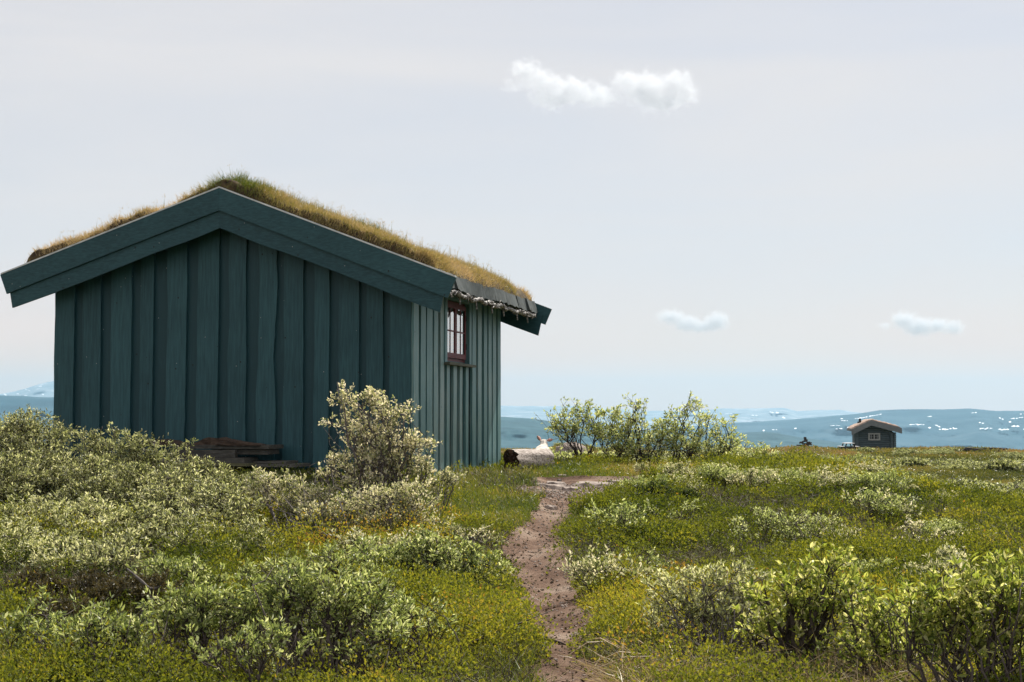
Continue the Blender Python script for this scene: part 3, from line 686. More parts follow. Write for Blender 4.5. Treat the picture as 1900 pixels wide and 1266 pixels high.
for (pa, pb, lab) in ((300, 330, 'dark wooden block under the left part of the plank stack'), (400, 425, 'dark wooden block under the middle of the plank stack'), (470, 495, 'lower dark wooden block under the right end of the plank stack')):
    wa, wb = w_of_px(pa, -.4), w_of_px(pb, -.4); sk = MB(); zt_ = 1.02 if pa < 460 else .86; c_ = H((wa + wb) / 2, -.38, .7)
    sk.prism([H(wa, -.5, .66), H(wb, -.5, .66), H(wb, -.5, zt_), H(wa, -.5, zt_ - .01)], Dv * .3, .4)
    sk.v = [q - c_ for q in sk.v]; o = sk.build('wood_block', M['barkslab']); o.location = c_.tolist(); tag(o, lab, 'wood block', 'blocks under the plank stack')

# ------------------------------------------------------------------ log and lamb
def lumpy_log(a_, b_, r_, seed, mat):
    n_, k_ = 26, 30; d_ = b_ - a_; ln_ = np.linalg.norm(d_); d_ = d_ / ln_; s1 = nrm(np.cross(d_, ZZ)); s2 = np.cross(s1, d_)
    t = np.linspace(0, 1, n_); an = np.arange(k_) * 2 * math.pi / k_; T, A_ = np.meshgrid(t, an, indexing='ij')
    rr = r_ * (1 + (vn(np.cos(A_) * 2 + 5, np.sin(A_) * 2 + 5 + T * 1.2, seed) - .5) * .16 + (vn(A_ * 5, T * 3, seed + 2) - .5) * .05)
    rr = rr - .022 * np.exp(-((A_ - 4.75 - .1 * (T - .5)) / .05) ** 2) * sst(.12, .2, T)       # a long crack
    rr = rr - .015 * np.exp(-((A_ - 5.3) / .05) ** 2) * sst(.5, .3, T)
    sh = (vn(A_ * 3, A_ * 0, seed + 5) - .5) * .09 * np.where(T < .5, 1 - 2 * T, 0) - (vn(A_ * 2, A_ * 0, seed + 6) - .5) * .05 * np.where(T > .8, 1, 0)
    V = a_ + d_ * (T * ln_ + sh)[..., None] + rr[..., None] * (s1 * np.cos(A_)[..., None] + s2 * np.sin(A_)[..., None])
    i = np.arange(n_ - 1)[:, None] * k_; j = np.arange(k_)[None]; j2 = (j + 1) % k_
    mb = MB(); mb.add(V.reshape(-1, 3), np.stack([i + j, i + j2, i + k_ + j2, i + k_ + j], -1).reshape(-1, 4)); return mb, V, d_
la = P(947, 850, 20.6); lb = P(1014, 848.5, 21.2)
gz = float(ground(la[0], la[1])); R_ = .165
la[2] = gz + .155; lb[2] = la[2] + .0
lroot = empty('log', ((la + lb) / 2 - ZZ * .16), 'short thick weathered log lying on the grass beside the cabin corner', 'log')
mb, V, dd = lumpy_log(la, lb, R_, 3, 'wood')
mb.build('trunk', M['wood'], lroot, smooth=True)
for (ring, sgn) in ((V[0], -1), (V[-1], 1)):
    c_ = ring.mean(0); e = MB(); pts = [ring]
    for q in (.85, .65, .45, .2):
        pts.append(c_ + (ring - c_) * q + dd * (-sgn) * (rng.random((len(ring), 1)) - .15) * .06)
    A = np.concatenate(pts + [c_[None]], 0); k_ = len(ring); f = []
    for q in range(4):
        for j in range(k_): f.append([q * k_ + j, q * k_ + (j + 1) % k_, (q + 1) * k_ + (j + 1) % k_, (q + 1) * k_ + j])
    for j in range(k_): f.append([4 * k_ + j, 4 * k_ + (j + 1) % k_, 5 * k_])
    e.add(A, f); eo = e.build('cut_end', M['rot'] if sgn < 0 else M['wood'], lroot)
    if sgn < 0: tag(eo, 'dark rotten end of the log')

def skinned(name, pts, edg, rad, mat, parent=None, sub=2):
    me = bpy.data.meshes.new(name); o = bpy.data.objects.new(name, me); C.objects.link(o)
    off = parent_world(parent) if parent else Vector((0, 0, 0))
    me.from_pydata([Vector(p) - off for p in pts], edg, []); me.update()
    m1 = o.modifiers.new('skin', 'SKIN'); 
    if not me.skin_vertices: me.skin_vertices.new()
    for i, r_ in enumerate(rad):
        me.skin_vertices[0].data[i].radius = (r_, r_) if np.isscalar(r_) else r_
    me.skin_vertices[0].data[0].use_root = True
    m2 = o.modifiers.new('sub', 'SUBSURF'); m2.levels = sub; m2.render_levels = sub
    m1.use_smooth_shade = True
    me.materials.append(mat)
    if parent: o.parent = parent
    return o
lc = P(1006, 850, 21.75); lz = float(ground(lc[0], lc[1]))
lamb = empty('lamb', (lc[0], lc[1], lz), 'white lamb with pink ears resting behind the right end of the log', 'lamb')
def LP(a_, b_, z_): return (lc[0] + a_, lc[1] + b_, lz + z_)
pts = [LP(0, 0, .17), LP(.01, .17, .17), LP(.03, .33, .19), LP(.035, .42, .27), LP(.035, .47, .35), LP(.03, .53, .365), LP(.025, .61, .33), LP(.0, -.12, .16), LP(.035, -.16, .09),
       LP(.11, -.05, .10), LP(.145, -.16, .05), LP(.12, -.05, .03), LP(-.11, -.05, .10), LP(-.14, .03, .05), LP(.10, .33, .10), LP(.12, .42, .045), LP(-.07, .33, .10), LP(-.09, .42, .045)]
edg = [(0, 1), (1, 2), (2, 3), (3, 4), (4, 5), (5, 6), (0, 7), (7, 8), (0, 9), (9, 10), (10, 11), (0, 12), (12, 13), (2, 14), (14, 15), (2, 16), (16, 17)]
rad = [.145, .14, .12, .075, .062, .058, .035, .11, .025, .06, .035, .025, .06, .035, .05, .025, .05, .025]
skinned('body', pts, edg, rad, M['wool'], lamb)
for s_ in (-1, 1):
    hx, hy, hz = LP(.035 + s_ * .05, .475, .385)
    e = MB()
    tp = np.array([s_ * .095 if s_ > 0 else -.055, 0, .015 if s_ > 0 else .075])
    a0 = np.array([hx, hy, hz]); nseg = 7; V = []
    for i in range(nseg):
        t = i / (nseg - 1); c_ = a0 + tp * t; wd = .024 * math.sin(math.pi * (t * .85 + .12)) + .002
        pr_ = nrm(np.cross(tp, np.array([0, 1, 0]))); V += [c_ + pr_ * wd + np.array([0, .006, 0]), c_ + np.array([0, .016, 0]), c_ - pr_ * wd + np.array([0, .006, 0]), c_ - np.array([0, .006, 0])]
    f = []
    for i in range(nseg - 1):
        for q in range(4): f.append([4 * i + q, 4 * i + (q + 1) % 4, 4 * i + 4 + (q + 1) % 4, 4 * i + 4 + q])
    f += [[0, 1, 2, 3], [4 * nseg - 1, 4 * nseg - 2, 4 * nseg - 3, 4 * nseg - 4]]
    e.add(V, f); e.build('ear', M['ear'], lamb, smooth=True)

# ------------------------------------------------------------------ shrubs
def curve(a_, b_, bend, n_, seed_amp):
    t = np.linspace(0, 1, n_)[:, None]; c_ = (a_ + b_) / 2 + bend
    p = (1 - t) ** 2 * a_ + 2 * t * (1 - t) * c_ + t ** 2 * b_
    w_ = rng.normal(size=(n_, 3)) * seed_amp; w_[0] = 0; w_[-1] = 0
    return p + w_
def shrub(name, label, root, blobs, leafmat, stemmat, ll, lw, per, tint=(.5, .18), hexa=True, r0=.014, catkins=0, up=.35, group=None, spread=.05, cat='shrub', bare=0, clump=.035, extra_limb=1, tw_=.0022, nb=2):
    """blobs: (centre xyz, radii xyz, number of twigs)"""
    root = np.asarray(root, float)
    e = empty(name, root, label, cat, group)
    st = MB(); anchors = []; dirs = []; cat_a = []; cat_d = []
    for (c_, r_, nt_) in blobs:
        c_ = np.asarray(c_, float); r_ = np.asarray(r_, float)
        for q in range(nb):
            s0 = root + np.array([rng.uniform(-spread, spread), rng.uniform(-spread, spread), -.04]); end = c_ + (rng.random(3) - .5) * r_ * 2.0; dist = np.linalg.norm(end - s0)
            bl_ = curve(s0, end, rng.normal(size=3) * .26 * dist - ZZ * .1 * dist, 10, dist * .04); bl_[1:, 2] = np.maximum(bl_[1:, 2], root[2] + .01); st.tube(bl_, np.linspace(r0 * .5, tw_ * .7, 10), 5, rng.random())
        for q in range(extra_limb):
            s0 = root + np.array([rng.uniform(-spread, spread), rng.uniform(-spread, spread), -.04])
            end = c_ + (rng.random(3) - .5) * r_ * .8 - np.array([0, 0, r_[2] * .25])
            dist = np.linalg.norm(end - s0)
            bend = np.array([(end[0] - s0[0]) * .25, (end[1] - s0[1]) * .25, -.12 * dist]) + rng.normal(size=3) * .13 * dist
            lim = curve(s0, end, bend, 12, dist * .026)
            lim[1:, 2] = np.maximum(lim[1:, 2], root[2] + .02)
            rr = np.linspace(r0 * (.7 + .5 * rng.random()), r0 * .28, 12); st.tube(lim, rr, 6, rng.random())
            m_ = max(1, int(nt_ / extra_limb))
            for k_ in range(m_):
                u_ = nrm(rng.normal(size=3)); u_[2] = abs(u_[2]) * .9 - .25 if rng.random() < .8 else u_[2]
                tgt = c_ + u_ * r_ * (rng.random() ** .4) * (1.0 if rng.random() < .8 else rng.uniform(1.1, 1.5))
                i0 = int(rng.integers(6, 12)); a_ = lim[i0]
                d0 = np.linalg.norm(tgt - a_)
                tw = curve(a_, tgt, np.array([0, 0, -.1 * d0]) + rng.normal(size=3) * .12 * d0, 6, d0 * .03)
                st.tube(tw, np.linspace(max(r0 * .22, tw_ * 1.3), tw_ * .6, 6), 4, rng.random())
                tips = [(tw, per)]
                for _s in range(2):
                    o_ = tw[int(rng.integers(2, 5))]; L_ = rng.uniform(.6, 1.5) * ll * 2.4
                    dd_ = nrm(nrm(tw[-1] - tw[0]) * .7 + rng.normal(size=3) * .6 + ZZ * .5)
                    s2 = np.array([o_ + dd_ * L_ * q_ + rng.normal(size=3) * L_ * .04 * (q_ > 0) for q_ in np.linspace(0, 1, 4)])
                    st.tube(s2, np.linspace(tw_, tw_ * .5, 4), 3, rng.random()); tips.append((s2, per * .8))
                for (tp_, pr_) in tips:
                    nl = max(3, int(pr_ * .42 * (.6 + .8 * rng.random())))
                    if rng.random() < bare: nl = 1
                    t = 1 - rng.random(nl) ** 1.3 * .5; k1 = len(tp_) - 1
                    idx = t * k1; i1 = np.minimum(idx.astype(int), k1 - 1); fr_ = (idx - i1)[:, None]
                    pp = tp_[i1] * (1 - fr_) + tp_[i1 + 1] * fr_; dr = nrm(tp_[i1 + 1] - tp_[i1])
                    rad_ = nrm(np.cross(dr, rng.normal(size=pp.shape)))
                    pp = pp + rng.normal(size=pp.shape) * clump * .18
                    anchors.append(pp); dirs.append(dr * (.3 + .45 * t[:, None]) + rad_ * .85 + ZZ * up * .3)
                if rng.random() < catkins:
                    for _ in range(2):
                        cat_a.append(tw[-1] + rng.normal(size=3) * .02); cat_d.append(nrm(dr[0:1])[0] * .4 + ZZ * .9 + rng.normal(size=3) * .35)
    A = np.concatenate(anchors); Dd = np.concatenate(dirs); n_ = len(A)
    hgt = A[:, 2]; hn = (hgt - hgt.min()) / max(1e-3, np.ptp(hgt))
    tt = np.clip(tint[0] - .03 + rng.normal(size=n_) * tint[1] * 1.35 + (fbm(A[:, 0] * 7, A[:, 2] * 7 + A[:, 1] * 5, 71, 2) - .5) * .35, 0, 1)
    lf = MB(); lf.leaves(A, Dd, ll * rng.uniform(.65, 1.25, n_), lw * rng.uniform(.75, 1.2, n_), tt, hexa)
    st.build('stems', M[stemmat], e, smooth=True)
    fo = lf.build('foliage', M[leafmat], e)
    if cat_a:
        ck = MB(); rr = np.array([.35, 1, 1, .9, .3])
        for a_, d_ in zip(cat_a, cat_d):
            d_ = nrm(d_); L_ = rng.uniform(.022, .042); s_ = nrm(np.cross(d_, rng.normal(size=3)))
            ck.tube([a_, a_ + d_ * L_ * .3 + s_ * .001, a_ + d_ * L_ * .55 + s_ * .003, a_ + d_ * L_ * .8 + s_ * .007, a_ + d_ * L_ + s_ * .012], rr * .0042, 5, rng.random())
        tag(ck.build('catkins', M['catkin'], e, smooth=True), kind='stuff')
    return e
def px_blobs(lst, Y, dens, depth=1.0):
    out = []; wf = 1.3 if Y < 8 else 1.12; dens = dens * (.8 if Y < 8 else 1.0)
    for q in lst:
        px, py, rx, ry = q[:4]; dy = q[4] if len(q) > 4 else 0
        c_ = P(px, py, Y + dy); s_ = (Y + dy) / F * 1.12; rx *= s_; ry *= s_
        rx *= wf; rd = (rx + ry) * .5 * depth
        out.append((c_, (rx, rd, ry), max(4, int(dens * (rx * ry) / .01))))
    return out
def root_at(px, Y):
    x_ = (px - 950) / F * Y; return np.array([x_, Y, float(ground(x_, Y))])

# tall pale willow in front of the cabin
shrub('willow_bush', 'tall pale willow shrub reaching up the cabin front wall, near its right corner', root_at(725, 12.3),
      px_blobs([(636, 718, 26, 14), (655, 745, 48, 24), (700, 745, 48, 30), (742, 762, 30, 24), (640, 785, 40, 18), (690, 790, 50, 30), (728, 815, 50, 30), (782, 822, 36, 34), (660, 810, 30, 20),
                (690, 845, 45, 25), (740, 855, 50, 25), (790, 862, 34, 24), (645, 852, 36, 28), (660, 885, 48, 25), (598, 870, 16, 11), (615, 860, 14, 12)], 12.1, 6.5),
      'blush', 'stem_grey', .029, .015, 24, tint=(.76, .22), r0=.019, group=None)
shrub('willow_bush', 'thin willow sprig leaning right over the shaded grass beside the side wall base', root_at(800, 12.4),
      px_blobs([(832, 884, 22, 12), (808, 893, 20, 12), (845, 888, 10, 8)], 12.6, 14), 'blush', 'stem_grey', .027, .014, 20, tint=(.6, .2), r0=.008)
shrub('willow_bush', 'wide pale willow with bare arching stems below the tall willow', root_at(735, 11.0),
      px_blobs([(700, 915, 60, 24), (760, 925, 55, 26), (650, 935, 50, 22), (720, 960, 60, 26), (780, 965, 42, 24), (680, 985, 45, 20), (600, 950, 50, 22), (760, 900, 40, 18)], 11.3, 10),
      'blush', 'stem_grey', .027, .014, 24, tint=(.66, .2), r0=.012)
shrub('willow_bush', 'pale low willow spreading left below the low right end of the plank stack', root_at(655, 10.9),
      px_blobs([(505, 885, 42, 18), (545, 895, 50, 22), (590, 915, 45, 20), (480, 905, 35, 18), (520, 930, 50, 20), (560, 945, 40, 18), (470, 880, 18, 12)], 12.0, 10),
      'blush', 'stem_grey', .027, .013, 24, tint=(.66, .18), r0=.014)
shrub('willow_bush', 'rounded yellow-green willow with dark stems just left of the path', root_at(800, 8.9),
      px_blobs([(690, 1025, 48, 22), (745, 1028, 45, 28), (800, 1022, 50, 28), (855, 1030, 45, 28), (905, 1045, 38, 26), (835, 1060, 55, 24), (770, 1060, 50, 22), (920, 1068, 28, 20), (800, 1000, 40, 18), (860, 1085, 40, 18)], 9.0, 14),
      'sage', 'stem', .028, .013, 24, tint=(.66, .24), r0=.012)
shrub('willow_bush', 'small pale willow at the left edge of the path, above the rounded one', root_at(880, 11.4),
      px_blobs([(830, 985, 40, 16), (880, 990, 40, 18), (915, 1010, 26, 14)], 11.2, 9), 'blush', 'stem', .024, .011, 20, tint=(.55, .2), r0=.008)
# foreground willows, bottom left
shrub('willow_bush', 'large sage-green willow with dark bent stems, rightmost of those along the bottom left', root_at(620, 6.15),
      px_blobs([(560, 1085, 70, 26), (625, 1080, 65, 28), (690, 1095, 50, 26), (520, 1110, 50, 26), (590, 1125, 70, 28), (660, 1130, 60, 28), (725, 1130, 35, 24), (540, 1060, 40, 20), (600, 1160, 50, 20)], 6.5, 15),
      'sage', 'stem', .030, .011, 26, tint=(.6, .2), r0=.013, extra_limb=2)
shrub('willow_bush', 'sage-green willow at the bottom between the brown juniper and the large willow', root_at(400, 6.2),
      px_blobs([(330, 1115, 50, 24), (385, 1100, 55, 28), (440, 1110, 45, 28), (350, 1145, 55, 26), (420, 1150, 60, 28), (480, 1140, 40, 26), (300, 1140, 30, 18)], 6.5, 15),
      'sage', 'stem', .030, .011, 26, tint=(.6, .2), r0=.011, extra_limb=2)
shrub('willow_bush', 'sage-green willow near the bottom left corner, between brown juniper and yellow berry plants', root_at(200, 5.9),
      px_blobs([(170, 1148, 50, 24), (215, 1165, 50, 28), (150, 1185, 50, 24), (265, 1165, 45, 24), (210, 1200, 40, 20)], 6.2, 14), 'sage', 'stem', .030, .011, 24, tint=(.6, .2), r0=.010, extra_limb=2)
shrub('willow_bush', 'small grey-green willow in the bottom left corner of the photo', root_at(70, 6.0),
      px_blobs([(70, 1142, 46, 20), (95, 1168, 46, 24), (30, 1160, 32, 20), (60, 1190, 36, 16)], 6.4, 14), 'sage', 'stem', .029, .011, 22, tint=(.55, .2), r0=.009)
shrub('willow_bush', 'sage-green willow lowest in the bottom left, under the two larger ones', root_at(480, 5.75),
      px_blobs([(440, 1185, 45, 20), (500, 1180, 50, 22), (380, 1195, 40, 18), (560, 1195, 40, 18)], 5.95, 12), 'sage', 'stem', .031, .011, 24, tint=(.6, .2), r0=.010, extra_limb=2)
shrub('willow_bush', 'sage-green willow at the bottom between the large bent-stemmed willow and the dead branch', root_at(740, 6.2),
      px_blobs([(740, 1165, 36, 20), (700, 1180, 40, 20), (660, 1200, 40, 16)], 6.3, 12), 'sage', 'stem', .030, .011, 24, tint=(.6, .2), r0=.010)
shrub('willow_bush', 'grey-green willow behind the large bottom-left willow', root_at(655, 8.4),
      px_blobs([(640, 1040, 45, 18), (690, 1060, 45, 20), (600, 1030, 36, 14), (720, 1085, 40, 16)], 8.5, 12), 'sage', 'stem', .027, .011, 24, tint=(.66, .2), r0=.010)
shrub('willow_bush', 'pale willow filling the gap between the tall willow and the rounded yellow-green one', root_at(700, 10.2),
      px_blobs([(660, 1000, 45, 16), (720, 1010, 50, 18), (790, 1000, 40, 16)], 10.2, 11), 'blush', 'stem', .027, .012, 24, tint=(.62, .2), r0=.010)
shrub('willow_bush', 'narrow yellowish willow sprig behind the large bottom-left willow', root_at(525, 8.9),
      px_blobs([(540, 1050, 45, 16), (500, 1060, 35, 14), (610, 1050, 30, 14), (450, 1065, 30, 16)], 8.4, 12), 'sage', 'stem', .027, .010, 22, tint=(.6, .2), r0=.009)
# grey-green catkin willows massed left of and before the cabin
EX = [([(160, 812, 22, 14), (200, 806, 20, 13), (182, 832, 40, 18), (190, 858, 50, 22)], 13.6, 'catkin willow whose two tufts stick up before the left end of the front wall'),
      ([(228, 828, 26, 14), (262, 818, 30, 18), (250, 845, 44, 20), (300, 852, 30, 18), (275, 868, 40, 18)], 13.4, 'catkin willow tuft that covers the left end of the plank stack'),
      ([(342, 832, 16, 9), (316, 842, 20, 10), (372, 862, 26, 12), (405, 882, 40, 18), (345, 868, 40, 20), (440, 898, 40, 20)], 13.0, 'willow sprig with a thin dark stem standing before the middle of the planks')]
for (bl, Y, lab) in EX:
    shrub('willow_bush', lab, root_at(bl[-1][0], Y - .1), px_blobs(bl, Y, 13), 'silver', 'stem', .034, .0115, 22, tint=(.55, .2), catkins=.6, r0=.012, tw_=.002)
LM = [((60, 800, 70, 38), 15.2, 'tallest of the willows at the left edge, standing against the blue hills'),
      ((20, 800, 45, 34), 15.6, 'willow at the left photo edge beside the tallest one, cut by the frame'),
      ((10, 880, 70, 46), 13.6, 'grey-green willow with thick dark bent branches at the left photo edge'),
      ((100, 870, 60, 40), 13.8, 'catkin willow just left of the cabin corner, below the tall one'),
      ((175, 880, 55, 40), 13.1, 'dense catkin willow below the two upright tufts'),
      ((250, 895, 60, 42), 12.7, 'dense catkin willow before the left part of the plank stack'),
      ((335, 895, 60, 34), 12.3, 'round catkin willow directly below the middle of the plank stack'),
      ((410, 935, 60, 40), 11.7, 'catkin willow between the plank stack and the yellow berry patch'),
      ((80, 955, 70, 40), 11.6, 'silvery willow in the middle of the left edge mass'),
      ((170, 960, 60, 40), 11.2, 'grey-green willow in the centre of the left mass, beside the silvery one'),
      ((270, 970, 60, 38), 11.0, 'catkin willow with many upright catkins left of the yellow berry patch'),
      ((350, 985, 48, 30), 10.8, 'brownish-stemmed willow at the left rim of the yellow berry patch'),
      ((30, 1010, 60, 36), 10.4, 'silvery white-leaved willow at the left edge above the brown juniper'),
      ((120, 1020, 55, 30), 10.1, 'silvery willow directly above the middle of the brown juniper'),
      ((210, 1020, 50, 26), 9.9, 'dull green willow above the right part of the brown juniper'),
      ((470, 990, 34, 20), 10.6, 'small catkin willow inside the upper rim of the yellow berry patch')]
for (q, Y, lab) in LM:
    cx_, cy_, rx, ry = q; rx *= 1.3; ry *= 1.25
    bl = [(cx_, cy_ - ry * .35, rx * .55, ry * .55)] + [(cx_ + rx * a_, cy_ + ry * b_, rx * .5, ry * .5, d_) for (a_, b_, d_) in ((-.55, .0, .1), (.55, .05, -.1), (-.25, .5, -.25), (.3, .55, -.25), (0, .15, .25), (-.5, .95, -.3), (.45, 1.0, -.3))]
    silv = 'silvery' in lab
    g0 = P(cx_, cy_, Y); gz_ = float(ground(g0[0], g0[1]))
    shrub('willow_bush', lab, root_at(cx_ + rng.uniform(-20, 20), Y), px_blobs(bl, Y, 8.5), 'silver', 'stem', .034, .0125, 22, tint=((.70 if silv else .54), .26), catkins=.0 if silv else .45, r0=.011, tw_=.002)
shrub('willow_bush', 'grey-green willow between the brown juniper and the yellow berry patch', root_at(330, 8.6),
      px_blobs([(300, 1050, 40, 16), (350, 1060, 44, 20), (400, 1075, 44, 18), (270, 1070, 30, 16)], 8.6, 12), 'sage', 'stem', .027, .011, 24, tint=(.6, .24), r0=.010)
shrub('willow_bush', 'loose sage-green willow reaching right from the large bottom-left one toward the path', root_at(800, 6.6),
      px_blobs([(770, 1120, 36, 20), (740, 1150, 40, 22), (800, 1150, 26, 14), (700, 1140, 40, 20)], 6.7, 13), 'sage', 'stem', .029, .011, 24, tint=(.62, .24), r0=.010)
# brown juniper
for (q, Y, lab) in (((60, 1090, 70, 30), 8.1, 'brown-tinged juniper at the left photo edge below the silvery willows'), ((170, 1095, 60, 32), 7.9, 'brown-tinged juniper in the middle of its low patch'),
                    ((265, 1090, 50, 30), 7.8, 'brown-tinged juniper at the right end of its low patch, beside a bare twisted branch'), ((110, 1130, 60, 24), 7.3, 'dark lower juniper above the bottom-left corner willow')):
    cx_, cy_, rx, ry = q
    bl = [(cx_, cy_ - ry * .5, rx * .6, ry * .7)] + [(cx_ + rx * a_, cy_ + ry * b_, rx * .55, ry * .6, d_) for (a_, b_, d_) in ((-.55, -.1, .1), (.55, -.1, -.1), (0, .35, -.2))]
    shrub('juniper_bush', lab, root_at(cx_, Y), px_blobs(bl, Y, 30), 'juniper', 'stem', .019, .0065, 60, tint=(.55, .25), hexa=False, r0=.008, clump=.02, tw_=.0015)
# right foreground
shrub('willow_bush', 'small tree-like willow with a dark trunk and yellow-green leaves at the bottom right', root_at(1472, 6.75),
      px_blobs([(1548, 1042, 24, 18), (1530, 1068, 34, 16), (1490, 1072, 32, 18), (1440, 1078, 34, 18), (1570, 1085, 30, 18), (1425, 1110, 34, 16), (1500, 1110, 40, 20), (1560, 1120, 40, 20), (1440, 1145, 38, 20), (1520, 1150, 40, 18), (1590, 1140, 34, 22), (1400, 1170, 34, 20)], 6.7, 13),
      'green', 'stem', .036, .016, 22, tint=(.68, .24), r0=.019, spread=.02)
shrub('willow_bush', 'silvery grey willow at the bottom, left of the tree-like willow', root_at(1340, 6.9),
      px_blobs([(1245, 1075, 40, 16), (1300, 1065, 45, 18), (1360, 1060, 48, 20), (1225, 1105, 30, 20), (1290, 1100, 50, 24), (1360, 1100, 50, 24), (1250, 1135, 45, 22), (1320, 1140, 50, 24), (1225, 1160, 25, 18), (1390, 1130, 30, 20)], 7.2, 14),
      'silver', 'stem_grey', .026, .011, 26, tint=(.72, .2), r0=.010, extra_limb=2)
shrub('willow_bush', 'large-leaved yellow-green willow filling the bottom right corner', root_at(1800, 5.6),
      px_blobs([(1690, 1110, 36, 22), (1740, 1100, 44, 28), (1795, 1085, 40, 28), (1850, 1080, 46, 36), (1895, 1070, 34, 34), (1700, 1150, 44, 26), (1770, 1145, 50, 30), (1840, 1140, 50, 32), (1900, 1140, 40, 36), (1740, 1195, 50, 26), (1820, 1200, 50, 28), (1890, 1210, 44, 30), (1870, 1250, 40, 22)], 5.9, 15),
      'green', 'stem', .038, .015, 22, tint=(.68, .22), r0=.013)
shrub('willow_bush', 'low yellow-green willow between the tree-like one and the corner one', root_at(1640, 6.3),
      px_blobs([(1630, 1125, 34, 18), (1665, 1150, 34, 20), (1610, 1160, 34, 20), (1560, 1190, 34, 16), (1650, 1195, 40, 20), (1700, 1215, 40, 20), (1600, 1215, 34, 16), (1590, 1095, 24, 12)], 6.4, 13), 'green', 'stem', .034, .014, 20, tint=(.6, .24), r0=.009)
shrub('willow_bush', 'pale willow tuft amid the berry plants directly above the tree-like willow', root_at(1460, 10.3),
      px_blobs([(1420, 955, 42, 16), (1470, 965, 45, 20), (1530, 965, 34, 16), (1490, 990, 40, 14), (1380, 965, 30, 12)], 11.2, 9), 'sage', 'stem', .024, .011, 20, tint=(.72, .2), r0=.008)
shrub('willow_bush', 'pale willow tuft with one raised head, at the right below the knoll rim', root_at(1740, 10.4),
      px_blobs([(1690, 970, 22, 16), (1700, 1000, 34, 14), (1760, 995, 40, 18), (1815, 1000, 36, 16), (1780, 1015, 50, 12)], 10.9, 11), 'blush', 'stem', .024, .011, 20, tint=(.72, .2), r0=.008)
shrub('willow_bush', 'thin sprawling pale willow right beside the middle of the path', root_at(1150, 9.3),
      px_blobs([(1110, 1045, 40, 14), (1160, 1060, 40, 14), (1210, 1050, 36, 16), (1190, 1030, 30, 12)], 9.6, 8), 'sage', 'stem', .024, .010, 18, tint=(.7, .2), r0=.007)
shrub('willow_bush', 'pale willow sprig below the dark birch shrub, on the right side of the path', root_at(1230, 12.2),
      px_blobs([(1215, 945, 34, 14), (1260, 960, 34, 14), (1290, 935, 26, 12)], 12.5, 8), 'sage', 'stem', .024, .010, 18, tint=(.7, .2), r0=.007)
shrub('willow_bush', 'grey-white willow at the right photo edge beyond the knoll rim, left one of the pair', root_at(1810, 24), px_blobs([(1790, 945, 40, 14), (1830, 940, 44, 18), (1860, 955, 34, 14)], 21, 4), 'silver', 'stem_grey', .04, .017, 22, tint=(.8, .15), r0=.01)
shrub('willow_bush', 'grey-white willow cut by the right photo edge beyond the knoll rim', root_at(1890, 23), px_blobs([(1885, 930, 34, 16), (1905, 950, 30, 16)], 21, 4), 'silver', 'stem_grey', .04, .017, 22, tint=(.8, .15), r0=.01)
for (q, Y, lab) in (((1215, 905, 30, 16), 14.2, 'dark green dwarf birch on the knoll, nearest the path'), ((1265, 915, 28, 14), 14.0, 'dark green dwarf birch on the knoll, right beside the one nearest the path'), ((1560, 925, 60, 14), 14.5, 'dark green dwarf birch in the shade of the knoll rim at the right')):
    cx_, cy_, rx, ry = q
    shrub('dwarf_birch', lab, root_at(cx_, Y), px_blobs([(cx_, cy_, rx, ry), (cx_ - rx * .6, cy_ + 5, rx * .6, ry * .8), (cx_ + rx * .6, cy_ + 6, rx * .6, ry * .8), (cx_, cy_ + 14, rx, ry * .8)], Y, 22), 'birch', 'stem', .015, .012, 34, tint=(.4, .25), hexa=False, r0=.006)
# row of willows behind the log
KR = [([(1028, 768, 20, 14), (1048, 772, 26, 16), (1075, 752, 20, 14), (1090, 768, 26, 18), (1062, 795, 34, 18), (1100, 800, 30, 20), (1040, 790, 20, 10)], 1085, 'leftmost willow of the row behind the log, forked low with open bare stems'),
      ([(1130, 768, 22, 16), (1160, 775, 26, 18), (1130, 800, 34, 22), (1165, 810, 34, 22), (1150, 790, 26, 14), (1145, 835, 34, 16)], 1150, 'second willow from the left in the row behind the log'),
      ([(1187, 744, 12, 8), (1182, 752, 10, 8), (1190, 785, 24, 16), (1215, 800, 34, 20), (1200, 830, 40, 20), (1228, 785, 22, 14), (1238, 815, 30, 18)], 1200, 'middle willow of the row behind the log, one thin sprig rising highest'),
      ([(1284, 745, 12, 12), (1270, 762, 20, 18), (1298, 768, 18, 14), (1262, 785, 22, 16), (1285, 805, 34, 18), (1255, 825, 40, 22), (1300, 835, 34, 18)], 1262, 'willow of the row behind the log with a tall dense pointed head'),
      ([(1322, 772, 10, 10), (1342, 782, 14, 10), (1330, 800, 24, 16), (1355, 815, 26, 18), (1330, 835, 40, 20), (1372, 830, 20, 14)], 1325, 'rightmost tall willow of the row behind the log'),
      ([(1380, 845, 24, 14), (1400, 842, 24, 12), (1420, 835, 14, 10)], 1390, 'low willow at the right foot of the row behind the log'),
      ([(1045, 848, 24, 10), (1110, 850, 30, 10), (1075, 845, 30, 8)], 1070, 'low pale willow scrub at the foot of the leftmost willow behind the log')]
for i_, (bl, rx_, lab) in enumerate(KR):
    Y = 22.6 if i_ < 5 else (21.5 if i_ == 5 else 23.5)
    shrub('willow_bush', lab, root_at(rx_, Y), [(c0, (r0_[0] * 1.35, r0_[1] * 1.3, r0_[2] * 1.05), int(n0 * 1.25)) for (c0, r0_, n0) in px_blobs(bl, Y, 2.5 if i_ < 6 else 4)], 'sage', 'stem', .052, .025, 18, tint=(.8, .2), r0=.018, spread=.14, clump=.06, bare=.05, tw_=.0032, extra_limb=1, nb=1)

